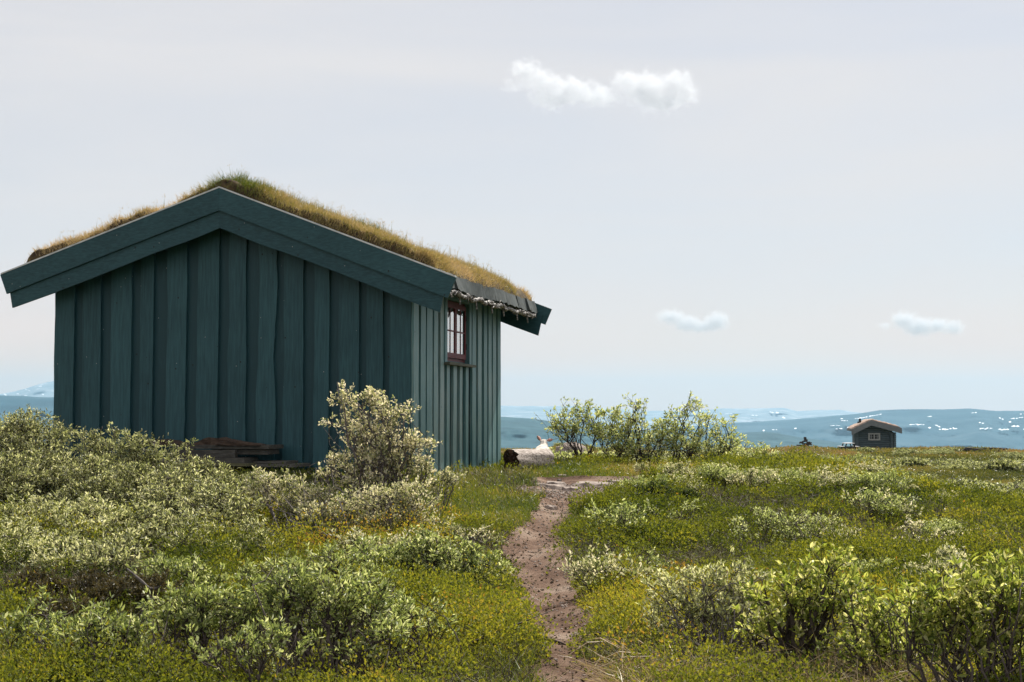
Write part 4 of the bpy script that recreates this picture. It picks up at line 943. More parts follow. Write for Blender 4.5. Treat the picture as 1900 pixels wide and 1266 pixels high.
# small pale willow sprigs scattered over the knoll
sp0 = []
for k_ in range(4):
    Y = [10.6, 12.4, 9.4, 13.6][k_]; pxq = [1330, 1400, 1080, 1620][k_]; rt = root_at(pxq, Y)
    bl = [(rt + np.array([rng.uniform(-.22, .22), rng.uniform(-.15, .15), rng.uniform(.10, .20)]), (rng.uniform(.10, .17), .12, rng.uniform(.05, .09)), 11) for _ in range(4)]
    sp0.append(shrub('willow_sprig', 'small pale grey-green willow sprig growing out of the berry plants on the knoll', rt, bl, 'sage' if k_ % 2 else 'blush', 'stem', .025, .011, 20, tint=(.58, .2), r0=.006, group='small pale willow sprigs scattered over the knoll', spread=.03, tw_=.0018))
ks = np.random.default_rng(23); cnt = 0
while cnt < 44:
    Y = ks.uniform(8.2, 19); pxq = ks.uniform(1070, 1960); x_ = (pxq - 950) / F * Y
    if x_ > 4.6 or path_mask(np.array([x_]), np.array([Y]))[0] > -.3 or vn(np.array(x_ * .7), np.array(Y * .5), 95) < .38: continue
    s_ = sp0[cnt % 4]
    if cnt < 4: o = s_
    else:
        o = s_.copy(); C.objects.link(o)
        for ch in s_.children: c_ = ch.copy(); C.objects.link(c_); c_.parent = o
    q = ks.uniform(.7, 1.35); o.location = (x_, Y, float(ground(x_, Y)) - .01); o.scale = (q, q, q * ks.uniform(.8, 1.1)); o.rotation_euler.z = ks.uniform(-3, 3); cnt += 1

# low willow tufts over the far moor: copies of two sources
src = []
for k_ in range(3):
    rt = np.array([30.0 + k_ * 3, 60, 0.]); rt[2] = float(ground(rt[0], rt[1]))
    bl = [(rt + np.array([rng.uniform(-.7, .7), rng.uniform(-.5, .5), rng.uniform(.18, .34)]), (rng.uniform(.35, .6), .4, rng.uniform(.14, .22)), 34) for _ in range(5)]
    e = shrub('willow_tuft', 'low grey-green willow tuft on the open moor toward the distant cabin', rt, bl, 'silver', 'stem_grey', .11, .05, 22, tint=(.44, .22), hexa=False, r0=.012, clump=.07, group='low willow tufts scattered over the far moor', tw_=.004)
    src.append(e)
tufts = []
tr_ = np.random.default_rng(11)
cand = []
while len(cand) < 150:
    Y = 24 + (tr_.random() ** 1.3) * 100; px = tr_.uniform(1000, 1960)
    x_ = (px - 950) / F * Y
    if Y < 36 and x_ < 5.5: continue
    if vn(x_ * .13, Y * .07, 90) < .45: continue
    cand.append((x_, Y))
for i_, (x_, Y) in enumerate(cand):
    s_ = src[i_ % 3]
    if i_ < 3: o = s_
    else:
        o = s_.copy(); C.objects.link(o)
        for ch in s_.children:
            c_ = ch.copy(); C.objects.link(c_); c_.parent = o
    o.location = (x_, Y, float(ground(x_, Y)) - .05); q = tr_.uniform(.6, 1.25) * (1.0 if Y > 45 else .7); o.scale = (q * tr_.uniform(.9, 1.5), q, q * .85); o.rotation_euler.z = tr_.uniform(-.6, .6)

# ------------------------------------------------------------------ distant cabin
FY = 130.0
def FP(px, py, Y=FY): return P(px, py, Y)
s0 = FY / F
fz = FP(1620, 838)[2]
far = empty('distant_cabin', (FP(1620, 838)[0], FY, fz), 'small distant grey log cabin with turf roof out on the moor', 'cabin')
fx0, fx1 = FP(1586, 800)[0], FP(1657, 800)[0]; fe = FP(1600, 803)[2]; fr0 = FP(1613, 787)[2]; fxr = FP(1613, 780)[0]
b_ = MB()
b_.prism([(fx0, FY, fz - .5), (fx1, FY, fz - .5), (fx1, FY, fe), (fxr, FY, fr0), (fx0, FY, fe)], (0.25, .2, 0))
ft_ = lambda x_: np.interp(x_, [fx0, fxr, fx1], [fe, fr0, fe])
nl = 15
for i in range(nl):
    z0 = fz - .1 + i * .185
    xa, xb = fx0 - .0, fx1 + .0
    if z0 > fe:
        tt_ = (z0 - fe) / (fr0 - fe); xa = fx0 + (fxr - fx0) * tt_; xb = fx1 + (fxr - fx1) * tt_
        if tt_ > .93: continue
    b_.tube([(xa, FY - .02, z0 + .09), (xb, FY - .02, z0 + .09)], .095, 8)
b_.build('front_wall', M['logwall'], far)
b_ = MB(); Ls = np.array([1.05, 5.2, 0]); b_.prism([(fx1, FY + .05, fz - .5), (fx1, FY + .05, fe), (fx1 - .2, FY + .05, fe), (fx1 - .2, FY + .05, fz - .5)], Ls)
for i in range(12):
    z0 = fz - .02 + i * .185
    if z0 < fe - .1: b_.tube([(fx1 + .02, FY + .1, z0 + .09), (fx1 + .02 + Ls[0], FY + .1 + Ls[1], z0 + .09)], .09, 7)
b_.build('side_wall', M['logwall'], far)
b_ = MB(); b_.prism([(fx0, FY + .2, fz - .5), (fx0, FY + .2, fe), (fx0 + .2, FY + .2, fe), (fx0 + .2, FY + .2, fz - .5)], Ls); b_.build('left_wall', M['logwall'], far)
for xq in (fx0 + .08, fx1 - .26, fx1 + .02):                  # corner posts of log ends
    b_ = MB()
    for i in range(12):
        z0 = fz - .1 + i * .185
        if z0 < fe - .05: b_.box((xq + .08, FY - .16, z0 + .09), (.11, .10, .083))
    b_.build('log_corner', M['logwall'], far)
tl, tR = FP(1576.5, 797), FP(1669.5, 794.5); pk = FP(1613, 779.5)
for (A0, B0) in ((tl, pk), (pk, tR)):
    b_ = MB(); up_ = np.array([0, 0, -.50]); dY = np.array([0, -.75, 0])
    b_.prism([A0 + dY, B0 + dY, B0 + dY + up_, A0 + dY + up_], (0, .06, 0)); b_.build('barge_board', M['fartrim'], far)
    b_ = MB(); b_.prism([A0 + dY * .95 - ZZ * .02, B0 + dY * .95 - ZZ * .02, B0 + dY * .95 - ZZ * .16, A0 + dY * .95 - ZZ * .16], Ls + np.array([0, 1.2, 0])); b_.build('roof', M['fartrim'], far)
    b_ = MB(); n_ = 16; t = np.linspace(.02, .98, n_); a_ = A0[None] + (B0 - A0)[None] * t[:, None] + dY * .8
    rows_ = []
    for q in range(9):
        o_ = a_ + (Ls + np.array([0, 1.0, 0])) * q / 8; hh_ = (.10 + .10 * rng.random(n_)); hh_[0] = hh_[-1] = .05; rows_.append(o_ + ZZ * (hh_ if 0 < q < 8 else hh_ * .5)[:, None])
    A = np.concatenate([a_ - ZZ * .01] + rows_, 0); i = (np.arange(9)[:, None] * n_ + np.arange(n_ - 1)[None]).ravel()
    b_.add(A, np.stack([i, i + 1, i + n_ + 1, i + n_], -1)); b_.build('turf', M['farturf'], far, smooth=True)
fwn = empty('window', (0, 0, 0)); fwn.parent = far; wc = FP(1621, 810.5); fwn.location = Vector(wc.tolist()) - far.location
b_ = MB(); wx, wz_ = .55, .33; yy = FY - .20
b_.box((wc[0], yy, wc[2] + wz_ - .06), (wx, .03, .07)); b_.box((wc[0], yy, wc[2] - wz_ + .06), (wx, .03, .07))
for s_ in (-1, 1): b_.box((wc[0] + s_ * (wx - .08), yy, wc[2]), (.08, .028, wz_ - .13))
b_.box((wc[0], yy, wc[2]), (.05, .025, wz_ - .13))
for s_ in (-1, 1):
    b_.box((wc[0] + s_ * .27, yy + .002, wc[2]), (.02, .02, wz_ - .13)); b_.box((wc[0] + s_ * .16, yy + .003, wc[2]), (.1, .018, .012)); b_.box((wc[0] + s_ * .38, yy + .003, wc[2]), (.09, .018, .012))
b_.build('frame', M['paletrim'], fwn)
b_ = MB(); b_.box((wc[0], yy + .05, wc[2]), (wx - .12, .02, wz_ - .1)); b_.build('pane', M['black'], fwn)
cc = FP(1595.5, 783, FY + 2.2); b_ = MB(); b_.box(cc - ZZ * .40, (.2, .2, .42)); b_.build('chimney', M['black'], far)
b_ = MB(); b_.box(cc + ZZ * .13, (.09, .09, .13)); b_.box(cc + ZZ * .29, (.05, .05, .03)); b_.build('chimney_pot', M['black'], far)
# picnic table
tc_ = FP(1574, 838, 127); tz = float(ground(tc_[0], tc_[1])); tz = tc_[2]
pt_ = empty('picnic_table', (tc_[0], 127, tz), 'sunlit picnic table with attached benches just left of the distant cabin', 'picnic table')
x0 = tc_[0]
b_ = MB(); b_.box((x0, 127, tz + .74), (.36, .9, .03)); b_.build('table_top', M['tabletop'], pt_)
for s_ in (-1, 1):
    b_ = MB(); b_.box((x0 + s_ * .66, 127, tz + .45), (.13, .9, .025)); b_.build('bench', M['tabletop'], pt_)
for yq in (-.65, .65):
    b_ = MB(); b_.box((x0, 127 + yq, tz + .39), (.72, .03, .05)); b_.build('crossbar', M['black'], pt_)
    for s_ in (-1, 1):
        b_ = MB(); b_.prism([(x0 + s_ * .26, 126.93 + yq, tz + .71), (x0 + s_ * .36, 126.93 + yq, tz + .71), (x0 + s_ * .68, 126.93 + yq, tz - .15), (x0 + s_ * .56, 126.93 + yq, tz - .15)], (0, .06, 0)); b_.build('leg', M['black'], pt_)
# cairn
def rocks(mb, cx_, cy_, cz_, lst):
    for (dx, dy, dz, sx, sy, sz) in lst:
        u_ = np.array([[1, 1, 1], [1, 1, -1], [1, -1, 1], [1, -1, -1], [-1, 1, 1], [-1, 1, -1], [-1, -1, 1], [-1, -1, -1]], float) * (.75 + .35 * rng.random((8, 3)))
        V = u_ * np.array([sx, sy, sz]) + np.array([cx_ + dx, cy_ + dy, cz_ + dz])
        mb.add(V, [[0, 1, 3, 2], [4, 6, 7, 5], [0, 4, 5, 1], [2, 3, 7, 6], [0, 2, 6, 4], [1, 5, 7, 3]], rng.random())
cq = FP(1494, 825, 117); cgz = min(float(ground(cq[0], cq[1])), cq[2])
lst = []
for lev in range(9):
    hw = .52 * (1 - lev / 10.5)
    for q in range(max(1, int(6 - lev * .6))): lst.append((rng.uniform(-hw, hw), rng.uniform(-hw, hw) * .7, -.02 + lev * .062, .17 * (1 - lev * .06), .15, .055))
lst.append((.0, 0, .58, .10, .10, .07))
mb = MB(); rocks(mb, 0, 0, 0, lst); o = mb.build('cairn', M['darkstone']); o.location = (cq[0], cq[1], cq[2] - .04); tag(o, 'pointed cairn of dark stones on the moor rise left of the distant cabin', 'cairn')
cq = FP(1825, 834, 122); mb = MB(); rocks(mb, 0, 0, 0, [(rng.uniform(-1.9, 1.9), rng.uniform(-.5, .5), rng.uniform(-.15, .06), .25, .25, .10) for _ in range(40)])
o = mb.build('stone_pile', M['darkstone']); o.location = (cq[0], cq[1], cq[2]); tag(o, 'low wide pile of dark stones on the moor skyline right of the distant cabin', 'stone pile')
cq = P(1050, 827, 60); 
mb = MB(); k_ = 26; rr_ = np.linspace(0, 1, 9); an = np.arange(k_) * 2 * math.pi / k_
V = [[0, 0, .30]] ; f = []
for q in rr_[1:]:
    for a_ in an:
        j_ = .85 + .3 * vn(np.array(math.cos(a_) * 2 + 4), np.array(math.sin(a_) * 2 + 4), 13)
        V.append([math.cos(a_) * q * .75 * j_, math.sin(a_) * q * .6 * j_, .30 * (1 - q ** 2.2) + .05 * float(vn(np.array(a_ * 3), np.array(q * 7), 5)) - (.5 if q == 1 else 0)])
for j in range(k_): f.append([0, 1 + j, 1 + (j + 1) % k_])
for q in range(7):
    for j in range(k_): f.append([1 + q * k_ + j, 1 + (q + 1) * k_ + j, 1 + (q + 1) * k_ + (j + 1) % k_, 1 + q * k_ + (j + 1) % k_])
mb.add(V, f); o = mb.build('boulder', M['stone'], smooth=True); o.location = (cq[0] + .2, 60, cq[2] - .18); tag(o, 'low grey boulder seen behind the leftmost willow, right of the log', 'boulder')

# ------------------------------------------------------------------ stones, stick, straw
def flat_stone(px, py, wpx, dep, th, label, rot=0, mat='stone', name='flat_stone', cat='stone'):
    c_ = gp(px, py); s_ = c_[1] / F; hw = wpx * s_ / 2; k_ = 14; an = np.arange(k_) * 2 * math.pi / k_
    rr_ = 1 + .3 * (rng.random(k_) - .5); ca, sa = math.cos(rot), math.sin(rot)
    xx = np.cos(an) * hw * rr_; yy_ = np.sin(an) * dep * rr_; X_ = xx * ca - yy_ * sa; Y_ = xx * sa + yy_ * ca
    zg = bil(c_[0] + X_, c_[1] + Y_) - c_[2]
    th *= .55; top = np.stack([X_ * .86, Y_ * .86, zg * .6 + th + rng.normal(size=k_) * th * .25], -1); mid_ = np.stack([X_, Y_, zg + th * .45], -1); bot = np.stack([X_ * .96, Y_ * .96, zg - .03], -1)
    V = np.concatenate([top, mid_, bot, [[0, 0, th * 1.02 + zg.mean() * .5]]], 0); f = [[j, (j + 1) % k_, 3 * k_] for j in range(k_)]
    for q in range(2):
        for j in range(k_): f.append([q * k_ + j, (q + 1) * k_ + j, (q + 1) * k_ + (j + 1) % k_, q * k_ + (j + 1) % k_])
    mb = MB(); mb.add(V, f); o = mb.build(name, M[mat]); o.location = c_.tolist(); return tag(o, label, cat)
flat_stone(1020, 901, 62, .18, .05, 'long pale flat stone at the left end of the step at the path top', .1)
flat_stone(1060, 904, 40, .12, .05, 'pale flat stone in the middle of the step where the path reaches the knoll', .1)
flat_stone(1105, 896, 80, .25, .045, 'widest pale flat stone, at the right of the step at the path top', .15)
flat_stone(1148, 891, 40, .2, .04, 'small pale flat stone at the far right end of the step at the path top', .1)
flat_stone(1030, 893, 40, .2, .035, 'pale flat stone behind the long one, below the log', .0)
flat_stone(1042, 883, 18, .1, .03, 'small pale stone in the grass just right below the log', .0)
flat_stone(1022, 939, 22, .07, .045, 'grey flat stone where the path narrows, with a dark hollow under it', .0)
flat_stone(1100, 912, 34, .1, .03, 'thin pale stone slab half buried below the widest step stone', .1)
flat_stone(1038, 889.5, 9, .05, .05, 'small dark lump on the pale stones at the path top', 0, 'darkstone', 'dark_stone')
flat_stone(1061, 930, 10, .05, .05, 'dark small stone beside the grass tuft at the path top', 0, 'darkstone', 'dark_stone')
# gravel on the path
n_ = 15000; gx = rng.uniform(-1.2, 2.4, n_); gy = rng.uniform(6, 17.5, n_); mk = path_mask(gx, gy) > -.03
up_ = sst(13, 15.5, gy); mk &= (rng.random(n_) < .6 + .4 * up_)
gx, gy = gx[mk], gy[mk]; gz2 = bil(gx, gy) + .012
sz = rng.uniform(.003, .011, len(gx)) * (1 + 2.2 * sst(13.5, 16, gy) * rng.random(len(gx)) ** 2) ; oc = np.array([[1, 0, 0], [0, 1, 0], [-1, 0, 0], [0, -1, 0], [0, 0, .7], [0, 0, -.7]], float)
V = np.stack([gx, gy, gz2], -1)[:, None] + oc[None] * (sz[:, None, None] * rng.uniform(.6, 1.4, (len(gx), 6, 1)))
b0 = np.arange(len(gx))[:, None] * 6; f = np.vstack([b0 + np.array([[a_, (a_ + 1) % 4, 4]]) for a_ in range(4)] + [b0 + np.array([[(a_ + 1) % 4, a_, 5]]) for a_ in range(4)])
mb = MB(); mb.add(V.reshape(-1, 3), f); tag(mb.build('gravel', M['stone']), 'pale and dark grit scattered on the path', 'gravel', kind='stuff')
n_ = 9000; gx = rng.uniform(-1.2, 2.4, n_); gy = rng.uniform(6, 17.5, n_); mk = path_mask(gx, gy) > -.06; gx, gy = gx[mk], gy[mk]; sz = rng.uniform(.003, .010, len(gx))
V = np.stack([gx, gy, bil(gx, gy) + .014], -1)[:, None] + oc[None] * (sz[:, None, None] * rng.uniform(.5, 1.6, (len(gx), 6, 1)))
b0 = np.arange(len(gx))[:, None] * 6; f = np.vstack([b0 + np.array([[a_, (a_ + 1) % 4, 4]]) for a_ in range(4)] + [b0 + np.array([[(a_ + 1) % 4, a_, 5]]) for a_ in range(4)])
mb = MB(); mb.add(V.reshape(-1, 3), f)
mb.blades(V[::3, 4], rng.normal(size=(len(V[::3]), 3)) * np.array([1, 1, .2]) + ZZ * .15, rng.uniform(.02, .07, len(V[::3])), .003, np.full(len(V[::3]), .5), bend=.3)
tag(mb.build('dark_grit', M['soil']), 'dark grit and broken twigs strewn over the path', 'grit', kind='stuff')
# root-like stick on the path
c_ = gp(1018, 1182); s_ = c_[1] / F
def SP(px, py, h): q = gp(px, py); return np.array([q[0], q[1], bil(q[0], q[1]) + h])
mb = MB(); mb.tube([SP(985, 1178, .012), SP(996, 1177, .03), SP(1004, 1180, .03), SP(1010, 1187, .012), SP(1022, 1190, .025), SP(1038, 1189, .02), SP(1053, 1191, .006)], [.006, .009, .012, .014, .011, .007, .003], 7)
mb.tube([SP(1006, 1181, .03), SP(1006.5, 1181, .055), SP(1008, 1181, .08)], [.009, .006, .005], 6)
mb.v = [q - c_ for q in mb.v]; o = mb.build('stick', M['stem'], smooth=True); o.location = c_.tolist(); tag(o, 'dark crooked stick lying across the lower path', 'stick')
c_ = gp(860, 1205); mb = MB()
for k_ in range(6):
    a_ = SP(862 + k_ * 4, 1212 - k_ * 2, .02); mb.tube([a_, a_ + np.array([.05 + .03 * k_, 0, .04 + .01 * k_]), a_ + np.array([.12 + .05 * k_, .05, .05 + .02 * k_])], [.005, .004, .002], 5)
mb.v = [q - c_ for q in mb.v]; o = mb.build('bare_branch', M['stem'], smooth=True); o.location = c_.tolist(); tag(o, 'bare dark dead branch in the yellow plants left of the lower path', 'branch')
c_ = gp(272, 1090); mb = MB(); q0 = P(235, 1055, 7.6); q1 = P(262, 1078, 7.6); q2 = P(275, 1092, 7.6); q3 = P(295, 1090, 7.65); q4 = P(300, 1078, 7.7)
mb.tube([q0, (q0 + q1) / 2, q1, q2, (q2 + q3) / 2 - ZZ * .005, q3, q4], [.004, .006, .008, .01, .009, .006, .003], 7); mb.tube([q2, P(280, 1110, 7.6), P(262, 1140, 7.6), P(255, 1190, 7.4)], [.009, .010, .011, .012], 7)
mb.v = [q - c_ for q in mb.v]; o = mb.build('bare_branch', M['stem_grey'], smooth=True); o.location = c_.tolist(); tag(o, 'bare grey twisted branch rising out of the brown juniper', 'branch')

# ------------------------------------------------------------------ ground cover
def wedge(n_, y0, y1, pw, lo=-60, hi=1960):
    u_ = rng.random(n_); a_ = 2 - pw
    Y = (y0 ** a_ + (y1 ** a_ - y0 ** a_) * u_) ** (1 / a_)
    px = rng.uniform(lo, hi, n_); return (px - 950) / F * Y, Y
def in_house(x, y, mrg=.0):
    dx = x - CR[0]; dy = y - CR[1]; w_ = -(dx * U[0] + dy * U[1]); v_ = dx * Dv[0] + dy * Dv[1]
    return (w_ > -mrg) & (w_ < WL + mrg) & (v_ > -mrg) & (v_ < LEN + mrg)
grass_poly = np.array([gp(*q)[:2] for q in [(560, 905), (760, 900), (950, 868), (1100, 868), (1230, 868), (1330, 872), (1240, 888), (1180, 892), (1170, 915), (1080, 940), (1060, 985), (960, 985), (900, 985), (820, 960), (700, 950), (560, 950)]])
def in_poly(x, y, poly):
    r_ = np.zeros(x.shape, bool); n_ = len(poly); j = n_ - 1
    for i in range(n_):
        xi, yi = poly[i]; xj, yj = poly[j]
        c_ = ((yi > y) != (yj > y)) & (x < (xj - xi) * (y - yi) / (yj - yi + 1e-12) + xi); r_ ^= c_; j = i
    return r_
def patch(px, py, rx, ry, x, y):
    """soft weight of an area given by photo position on the ground"""
    c_ = gp(px, py); a_ = gp(px + rx, py); b_ = gp(px, py + ry)
    return np.exp(-((x - c_[0]) / (a_[0] - c_[0] + 1e-6)) ** 2 - ((y - c_[1]) / (c_[1] - b_[1] + 1e-6)) ** 2)

# blueberry and dwarf shrubs
def brown(x, y):
    b_ = sst(.52, .66, fbm(x * .8 + 3, y * .8, 171, 4)) + 1.1 * (patch(1700, 1085, 190, 28, x, y) + patch(1290, 885, 90, 9, x, y) + patch(1850, 1000, 80, 30, x, y) + patch(1240, 1235, 130, 30, x, y) + patch(110, 1080, 200, 30, x, y) + patch(965, 985, 25, 16, x, y) + 1.15 * patch(1520, 1245, 320, 40, x, y) + 1.2 * patch(420, 1230, 380, 55, x, y) + .35 * patch(1350, 930, 200, 25, x, y))
    return np.clip(b_, 0, 1)
x, y = wedge(760000, 5.2, 24, 1.25)
pmv = path_mask(x, y)
gpoly = in_poly(x + (vn(x * 3, y * 3, 5) - .5) * .5, y + (vn(x * 3, y * 3, 6) - .5) * .8, grass_poly)
cl = fbm(x * 2.4, y * 2.4, 101, 3)
bare = patch(1640, 1080, 150, 40, x, y) * .45 + patch(1230, 1230, 120, 40, x, y) * .5 + patch(1120, 880, 160, 12, x, y) * .6
keep = (pmv < -.02 + .05 * rng.random(len(x))) & (~gpoly | (rng.random(len(x)) < .06)) & ~in_house(x, y, .05) & (cl + rng.random(len(x)) * .5 > .42 + .45 * bare)
x, y, cl = x[keep], y[keep], cl[keep]; pmv = pmv[keep]
n_ = len(x)
hum = fbm(x * 2.6, y * 2.6, 111, 3); brn = brown(x, y); kk = rng.random(len(x)) > brn * .8; x, y, cl, pmv, hum, brn = x[kk], y[kk], cl[kk], pmv[kk], hum[kk], brn[kk]; n_ = len(x)
hgt = (.025 + .15 * sst(.3, .75, hum)) * (1 - .6 * sst(-.25, 0, pmv))
z = bil(x, y) + hgt * rng.random(n_) ** .6
rp_ = patch(640, 1050, 180, 40, x, y) + patch(1180, 1130, 130, 60, x, y) + patch(840, 1190, 130, 40, x, y) + patch(1120, 1040, 80, 40, x, y) * .7
dk = patch(1560, 950, 200, 40, x, y) * .8 + patch(1650, 1090, 170, 60, x, y) * .8 + patch(150, 1090, 200, 40, x, y) + patch(1180, 1000, 90, 25, x, y) * .6
tt = .36 + (fbm(x * .9, y * .9, 121, 3) - .5) * .8 + rp_ * .18 - dk * .3 + rng.normal(size=n_) * .09
tt = np.where(rng.random(n_) < .004 + .03 * np.clip(rp_, 0, 1), .85 + .15 * rng.random(n_), tt)
sz = np.interp(y, [5, 10, 16, 24], [.016, .021, .028, .036]) * rng.uniform(.6, 1.4, n_)
mb = MB(); mb.leaves(np.stack([x, y, z], -1), rng.normal(size=(n_, 3)) * .8 + ZZ * .7, sz, sz * .6, np.clip(tt, 0, 1))
tag(mb.build('blueberry_cover', M['berry']), 'yellow-green blueberry and heath plants covering the ground on both sides of the path', 'ground cover', kind='stuff')
x, y = wedge(5200, 5.2, 23, 1.2)
hc = fbm(x * 1.1, y * 1.1, 151, 3)
keep = (path_mask(x, y) < -.09) & (~in_poly(x, y, grass_poly) | (rng.random(len(x)) < .03)) & ~in_house(x, y, .2) & ~((y > 18.6) & (x < 3.2)) & (rng.random(len(x)) > brown(x, y) * .9) & (hc > .36)
x, y, hc = x[keep], y[keep], hc[keep]; n_ = len(x)
rad = rng.uniform(.07, .20, n_) * (.7 + .9 * sst(.4, .7, hc)); hgt = rad * rng.uniform(.6, 1.0, n_) + .03
tn = .36 + (fbm(x * .7, y * .7, 181, 3) - .5) * 1.0 + rng.normal(size=n_) * .13 - .22 * np.clip(patch(1560, 950, 200, 40, x, y) + patch(1200, 915, 60, 30, x, y) * 1.5, 0, 1) + .15 * np.clip(patch(1180, 1130, 130, 60, x, y) + patch(640, 1050, 180, 40, x, y) + patch(840, 1190, 130, 40, x, y), 0, 1)
lsz = np.interp(y, [5, 10, 16, 24], [.017, .021, .029, .037])
cnt = np.clip((rad / lsz) ** 2 * 5.0, 20, 190).astype(int); ix = np.repeat(np.arange(n_), cnt); m_ = len(ix)
th = rng.random(m_) * 2 * math.pi; ph = np.arccos(1 - rng.random(m_) * 1.0); rr = rng.uniform(.75, 1.1, m_) + .12 * np.sin(th * 3 + ix)
ox = np.sin(ph) * np.cos(th) * rr; oy = np.sin(ph) * np.sin(th) * rr; oz = np.cos(ph) * rr
px_a = x[ix] + ox * rad[ix]; py_a = y[ix] + oy * rad[ix]; kk = path_mask(px_a, py_a) < .04; ix = ix[kk]; m_ = len(ix); px_a, py_a, ox, oy, oz = px_a[kk], py_a[kk], ox[kk], oy[kk], oz[kk]
mb = MB(); mb.leaves(np.stack([px_a, py_a, bil(px_a, py_a) + oz * hgt[ix]], -1), np.stack([ox, oy, oz * .8 + .3], -1) + rng.normal(size=(m_, 3)) * .55, lsz[ix] * rng.uniform(.7, 1.35, m_), lsz[ix] * .62, np.clip(tn[ix] + .10 * oz + rng.normal(size=m_) * .07, 0, .92))
tag(mb.build('dwarf_shrub_mounds', M['berry']), 'leafy mounds of low dwarf shrubs rising from the berry plants', 'ground cover', kind='stuff')
# twigs of the dwarf shrubs
x, y = wedge(150000, 5.2, 22, 1.2)
brn = brown(x, y)
keep = (path_mask(x, y) < -.03) & (~in_poly(x, y, grass_poly) | (brn > .9)) & ~in_house(x, y, .05) & (rng.random(len(x)) < .34 + .66 * brn); x, y, brn = x[keep], y[keep], brn[keep]; n_ = len(x)
mb = MB(); mb.blades(np.stack([x, y, bil(x, y) - .01], -1), rng.normal(size=(n_, 3)) * .7 + ZZ * .8, rng.uniform(.06, .17, n_), np.interp(y, [5, 18], [.0032, .006]), rng.random(n_), bend=.6)
tag(mb.build('heather_twigs', M['twigs']), 'bare brown twigs between the low heath plants', 'twigs', kind='stuff')
# grass
x, y = wedge(420000, 5.2, 25, 1.1)
pmv = path_mask(x, y); gpoly = in_poly(x + (vn(x * 3, y * 3, 5) - .5) * .4, y + (vn(x * 3, y * 3, 6) - .5) * .8, grass_poly)
t1 = fbm(x * 1.3, y * 1.3, 131, 3)
edge = (pmv > -.22) & (pmv < -.01)
scat = (t1 > .62) & (rng.random(len(x)) < .35)
back = ((y > 19.3) & (x > .3)) | (patch(1270, 882, 200, 14, x, y) * rng.random(len(x)) > .25)
keep = (((gpoly | back) & (rng.random(len(x)) < .95)) | (edge & (rng.random(len(x)) < .25 * (fbm(x * 2, y * 2, 133, 2) > .5))) | scat) & (pmv < -.01) & ~in_house(x, y, .02)
x, y, t1 = x[keep], y[keep], t1[keep]; n_ = len(x)
near_wall = np.exp(-np.abs(((x - CR[0]) * U[0] + (y - CR[1]) * U[1]) - .08) / .15)
tt = .33 + (fbm(x * 1.1, y * .8, 135, 3) - .5) * .9 + .35 * sst(18.2, 20.5, y) * sst(.6, 2.5, x) + rng.normal(size=n_) * .17 + patch(1260, 878, 200, 14, x, y) * .5 - near_wall * .2
ln = (.03 + .11 * rng.random(n_) ** 2.2) * (.7 + .6 * t1) * (1 + .6 * near_wall)
mb = MB(); mb.blades(np.stack([x, y, bil(x, y) - .005], -1), rng.normal(size=(n_, 3)) * .42 + ZZ, ln, np.interp(y, [5, 14, 25], [.003, .006, .009]), np.clip(tt, 0, 1), bend=.4)
tag(mb.build('grass', M['grass']), 'short green and straw-coloured grass beside the cabin and on the knoll top', 'grass', kind='stuff')
# dead straw in the right foreground
mb = MB()
for (px, py, qx, qy) in [(1068, 1195, 1192, 1262), (1080, 1210, 1150, 1240), (1110, 1205, 1175, 1250), (1100, 1248, 1200, 1252), (1050, 1230, 1130, 1226), (1160, 1215, 1200, 1235), (1090, 1262, 1230, 1256), (1155, 1262, 1157, 1218), (1370, 1250, 1440, 1215), (1350, 1265, 1480, 1240), (1480, 1262, 1600, 1235), (1300, 1266, 1420, 1262), (1640, 1255, 1720, 1235), (1500, 1240, 1580, 1262)]:
    a_ = SP(px, py, .05); b_2 = SP(qx, qy, .09); m_ = (a_ + b_2) / 2 + ZZ * .03; mb.tube([a_, m_, b_2], [.002, .003, .0015], 4, rng.random())
c_ = gp(1180, 1255)
cn = 2600; px_a = rng.normal(size=cn) * 60 + rng.choice([1150, 1220, 1500, 1660], cn); yy_ = rng.uniform(5.6, 6.6, cn); xx = (px_a - 950) / F * yy_
mk = path_mask(xx, yy_) < .02; xx, yy_ = xx[mk], yy_[mk]
d_ = rng.normal(size=(len(xx), 3)); d_[:, 2] = np.abs(d_[:, 2]) * .25 + .1
mb.blades(np.stack([xx, yy_, bil(xx, yy_) + .02], -1), d_, rng.uniform(.08, .28, len(xx)), .003, rng.random(len(xx)), bend=.2)
tag(mb.build('dead_straw', M['straw']), 'long pale dead grass stalks lying at the lower right of the path', 'straw', kind='stuff')
# heath of the far moor
x, y = wedge(260000, 22, 140, 1.55, 900, 1980)
keep = ~((y < 26) & (x < 3.4)); x, y = x[keep], y[keep]; n_ = len(x)
c1 = fbm(x * .28, y * .16, 141, 4)
sz = np.interp(y, [22, 40, 80, 140], [.035, .06, .11, .18]) * rng.uniform(.7, 1.3, n_)
tt = .45 + (c1 - .5) * 1.5 + rng.normal(size=n_) * .15 + .15 * sst(100, 130, y)
gm_ = ground(x, y)
mb = MB(); mb.leaves(np.stack([x, y, gm_ + sz * 1.1 * rng.random(n_) * (.3 + 1.2 * c1)], -1), rng.normal(size=(n_, 3)) * .8 + ZZ * .8, sz, sz * .45, np.clip(tt, 0, 1))
tag(mb.build('moor_heath', M['heath']), 'olive and rusty heath covering the open moor toward the distant cabin', 'heath', kind='stuff')

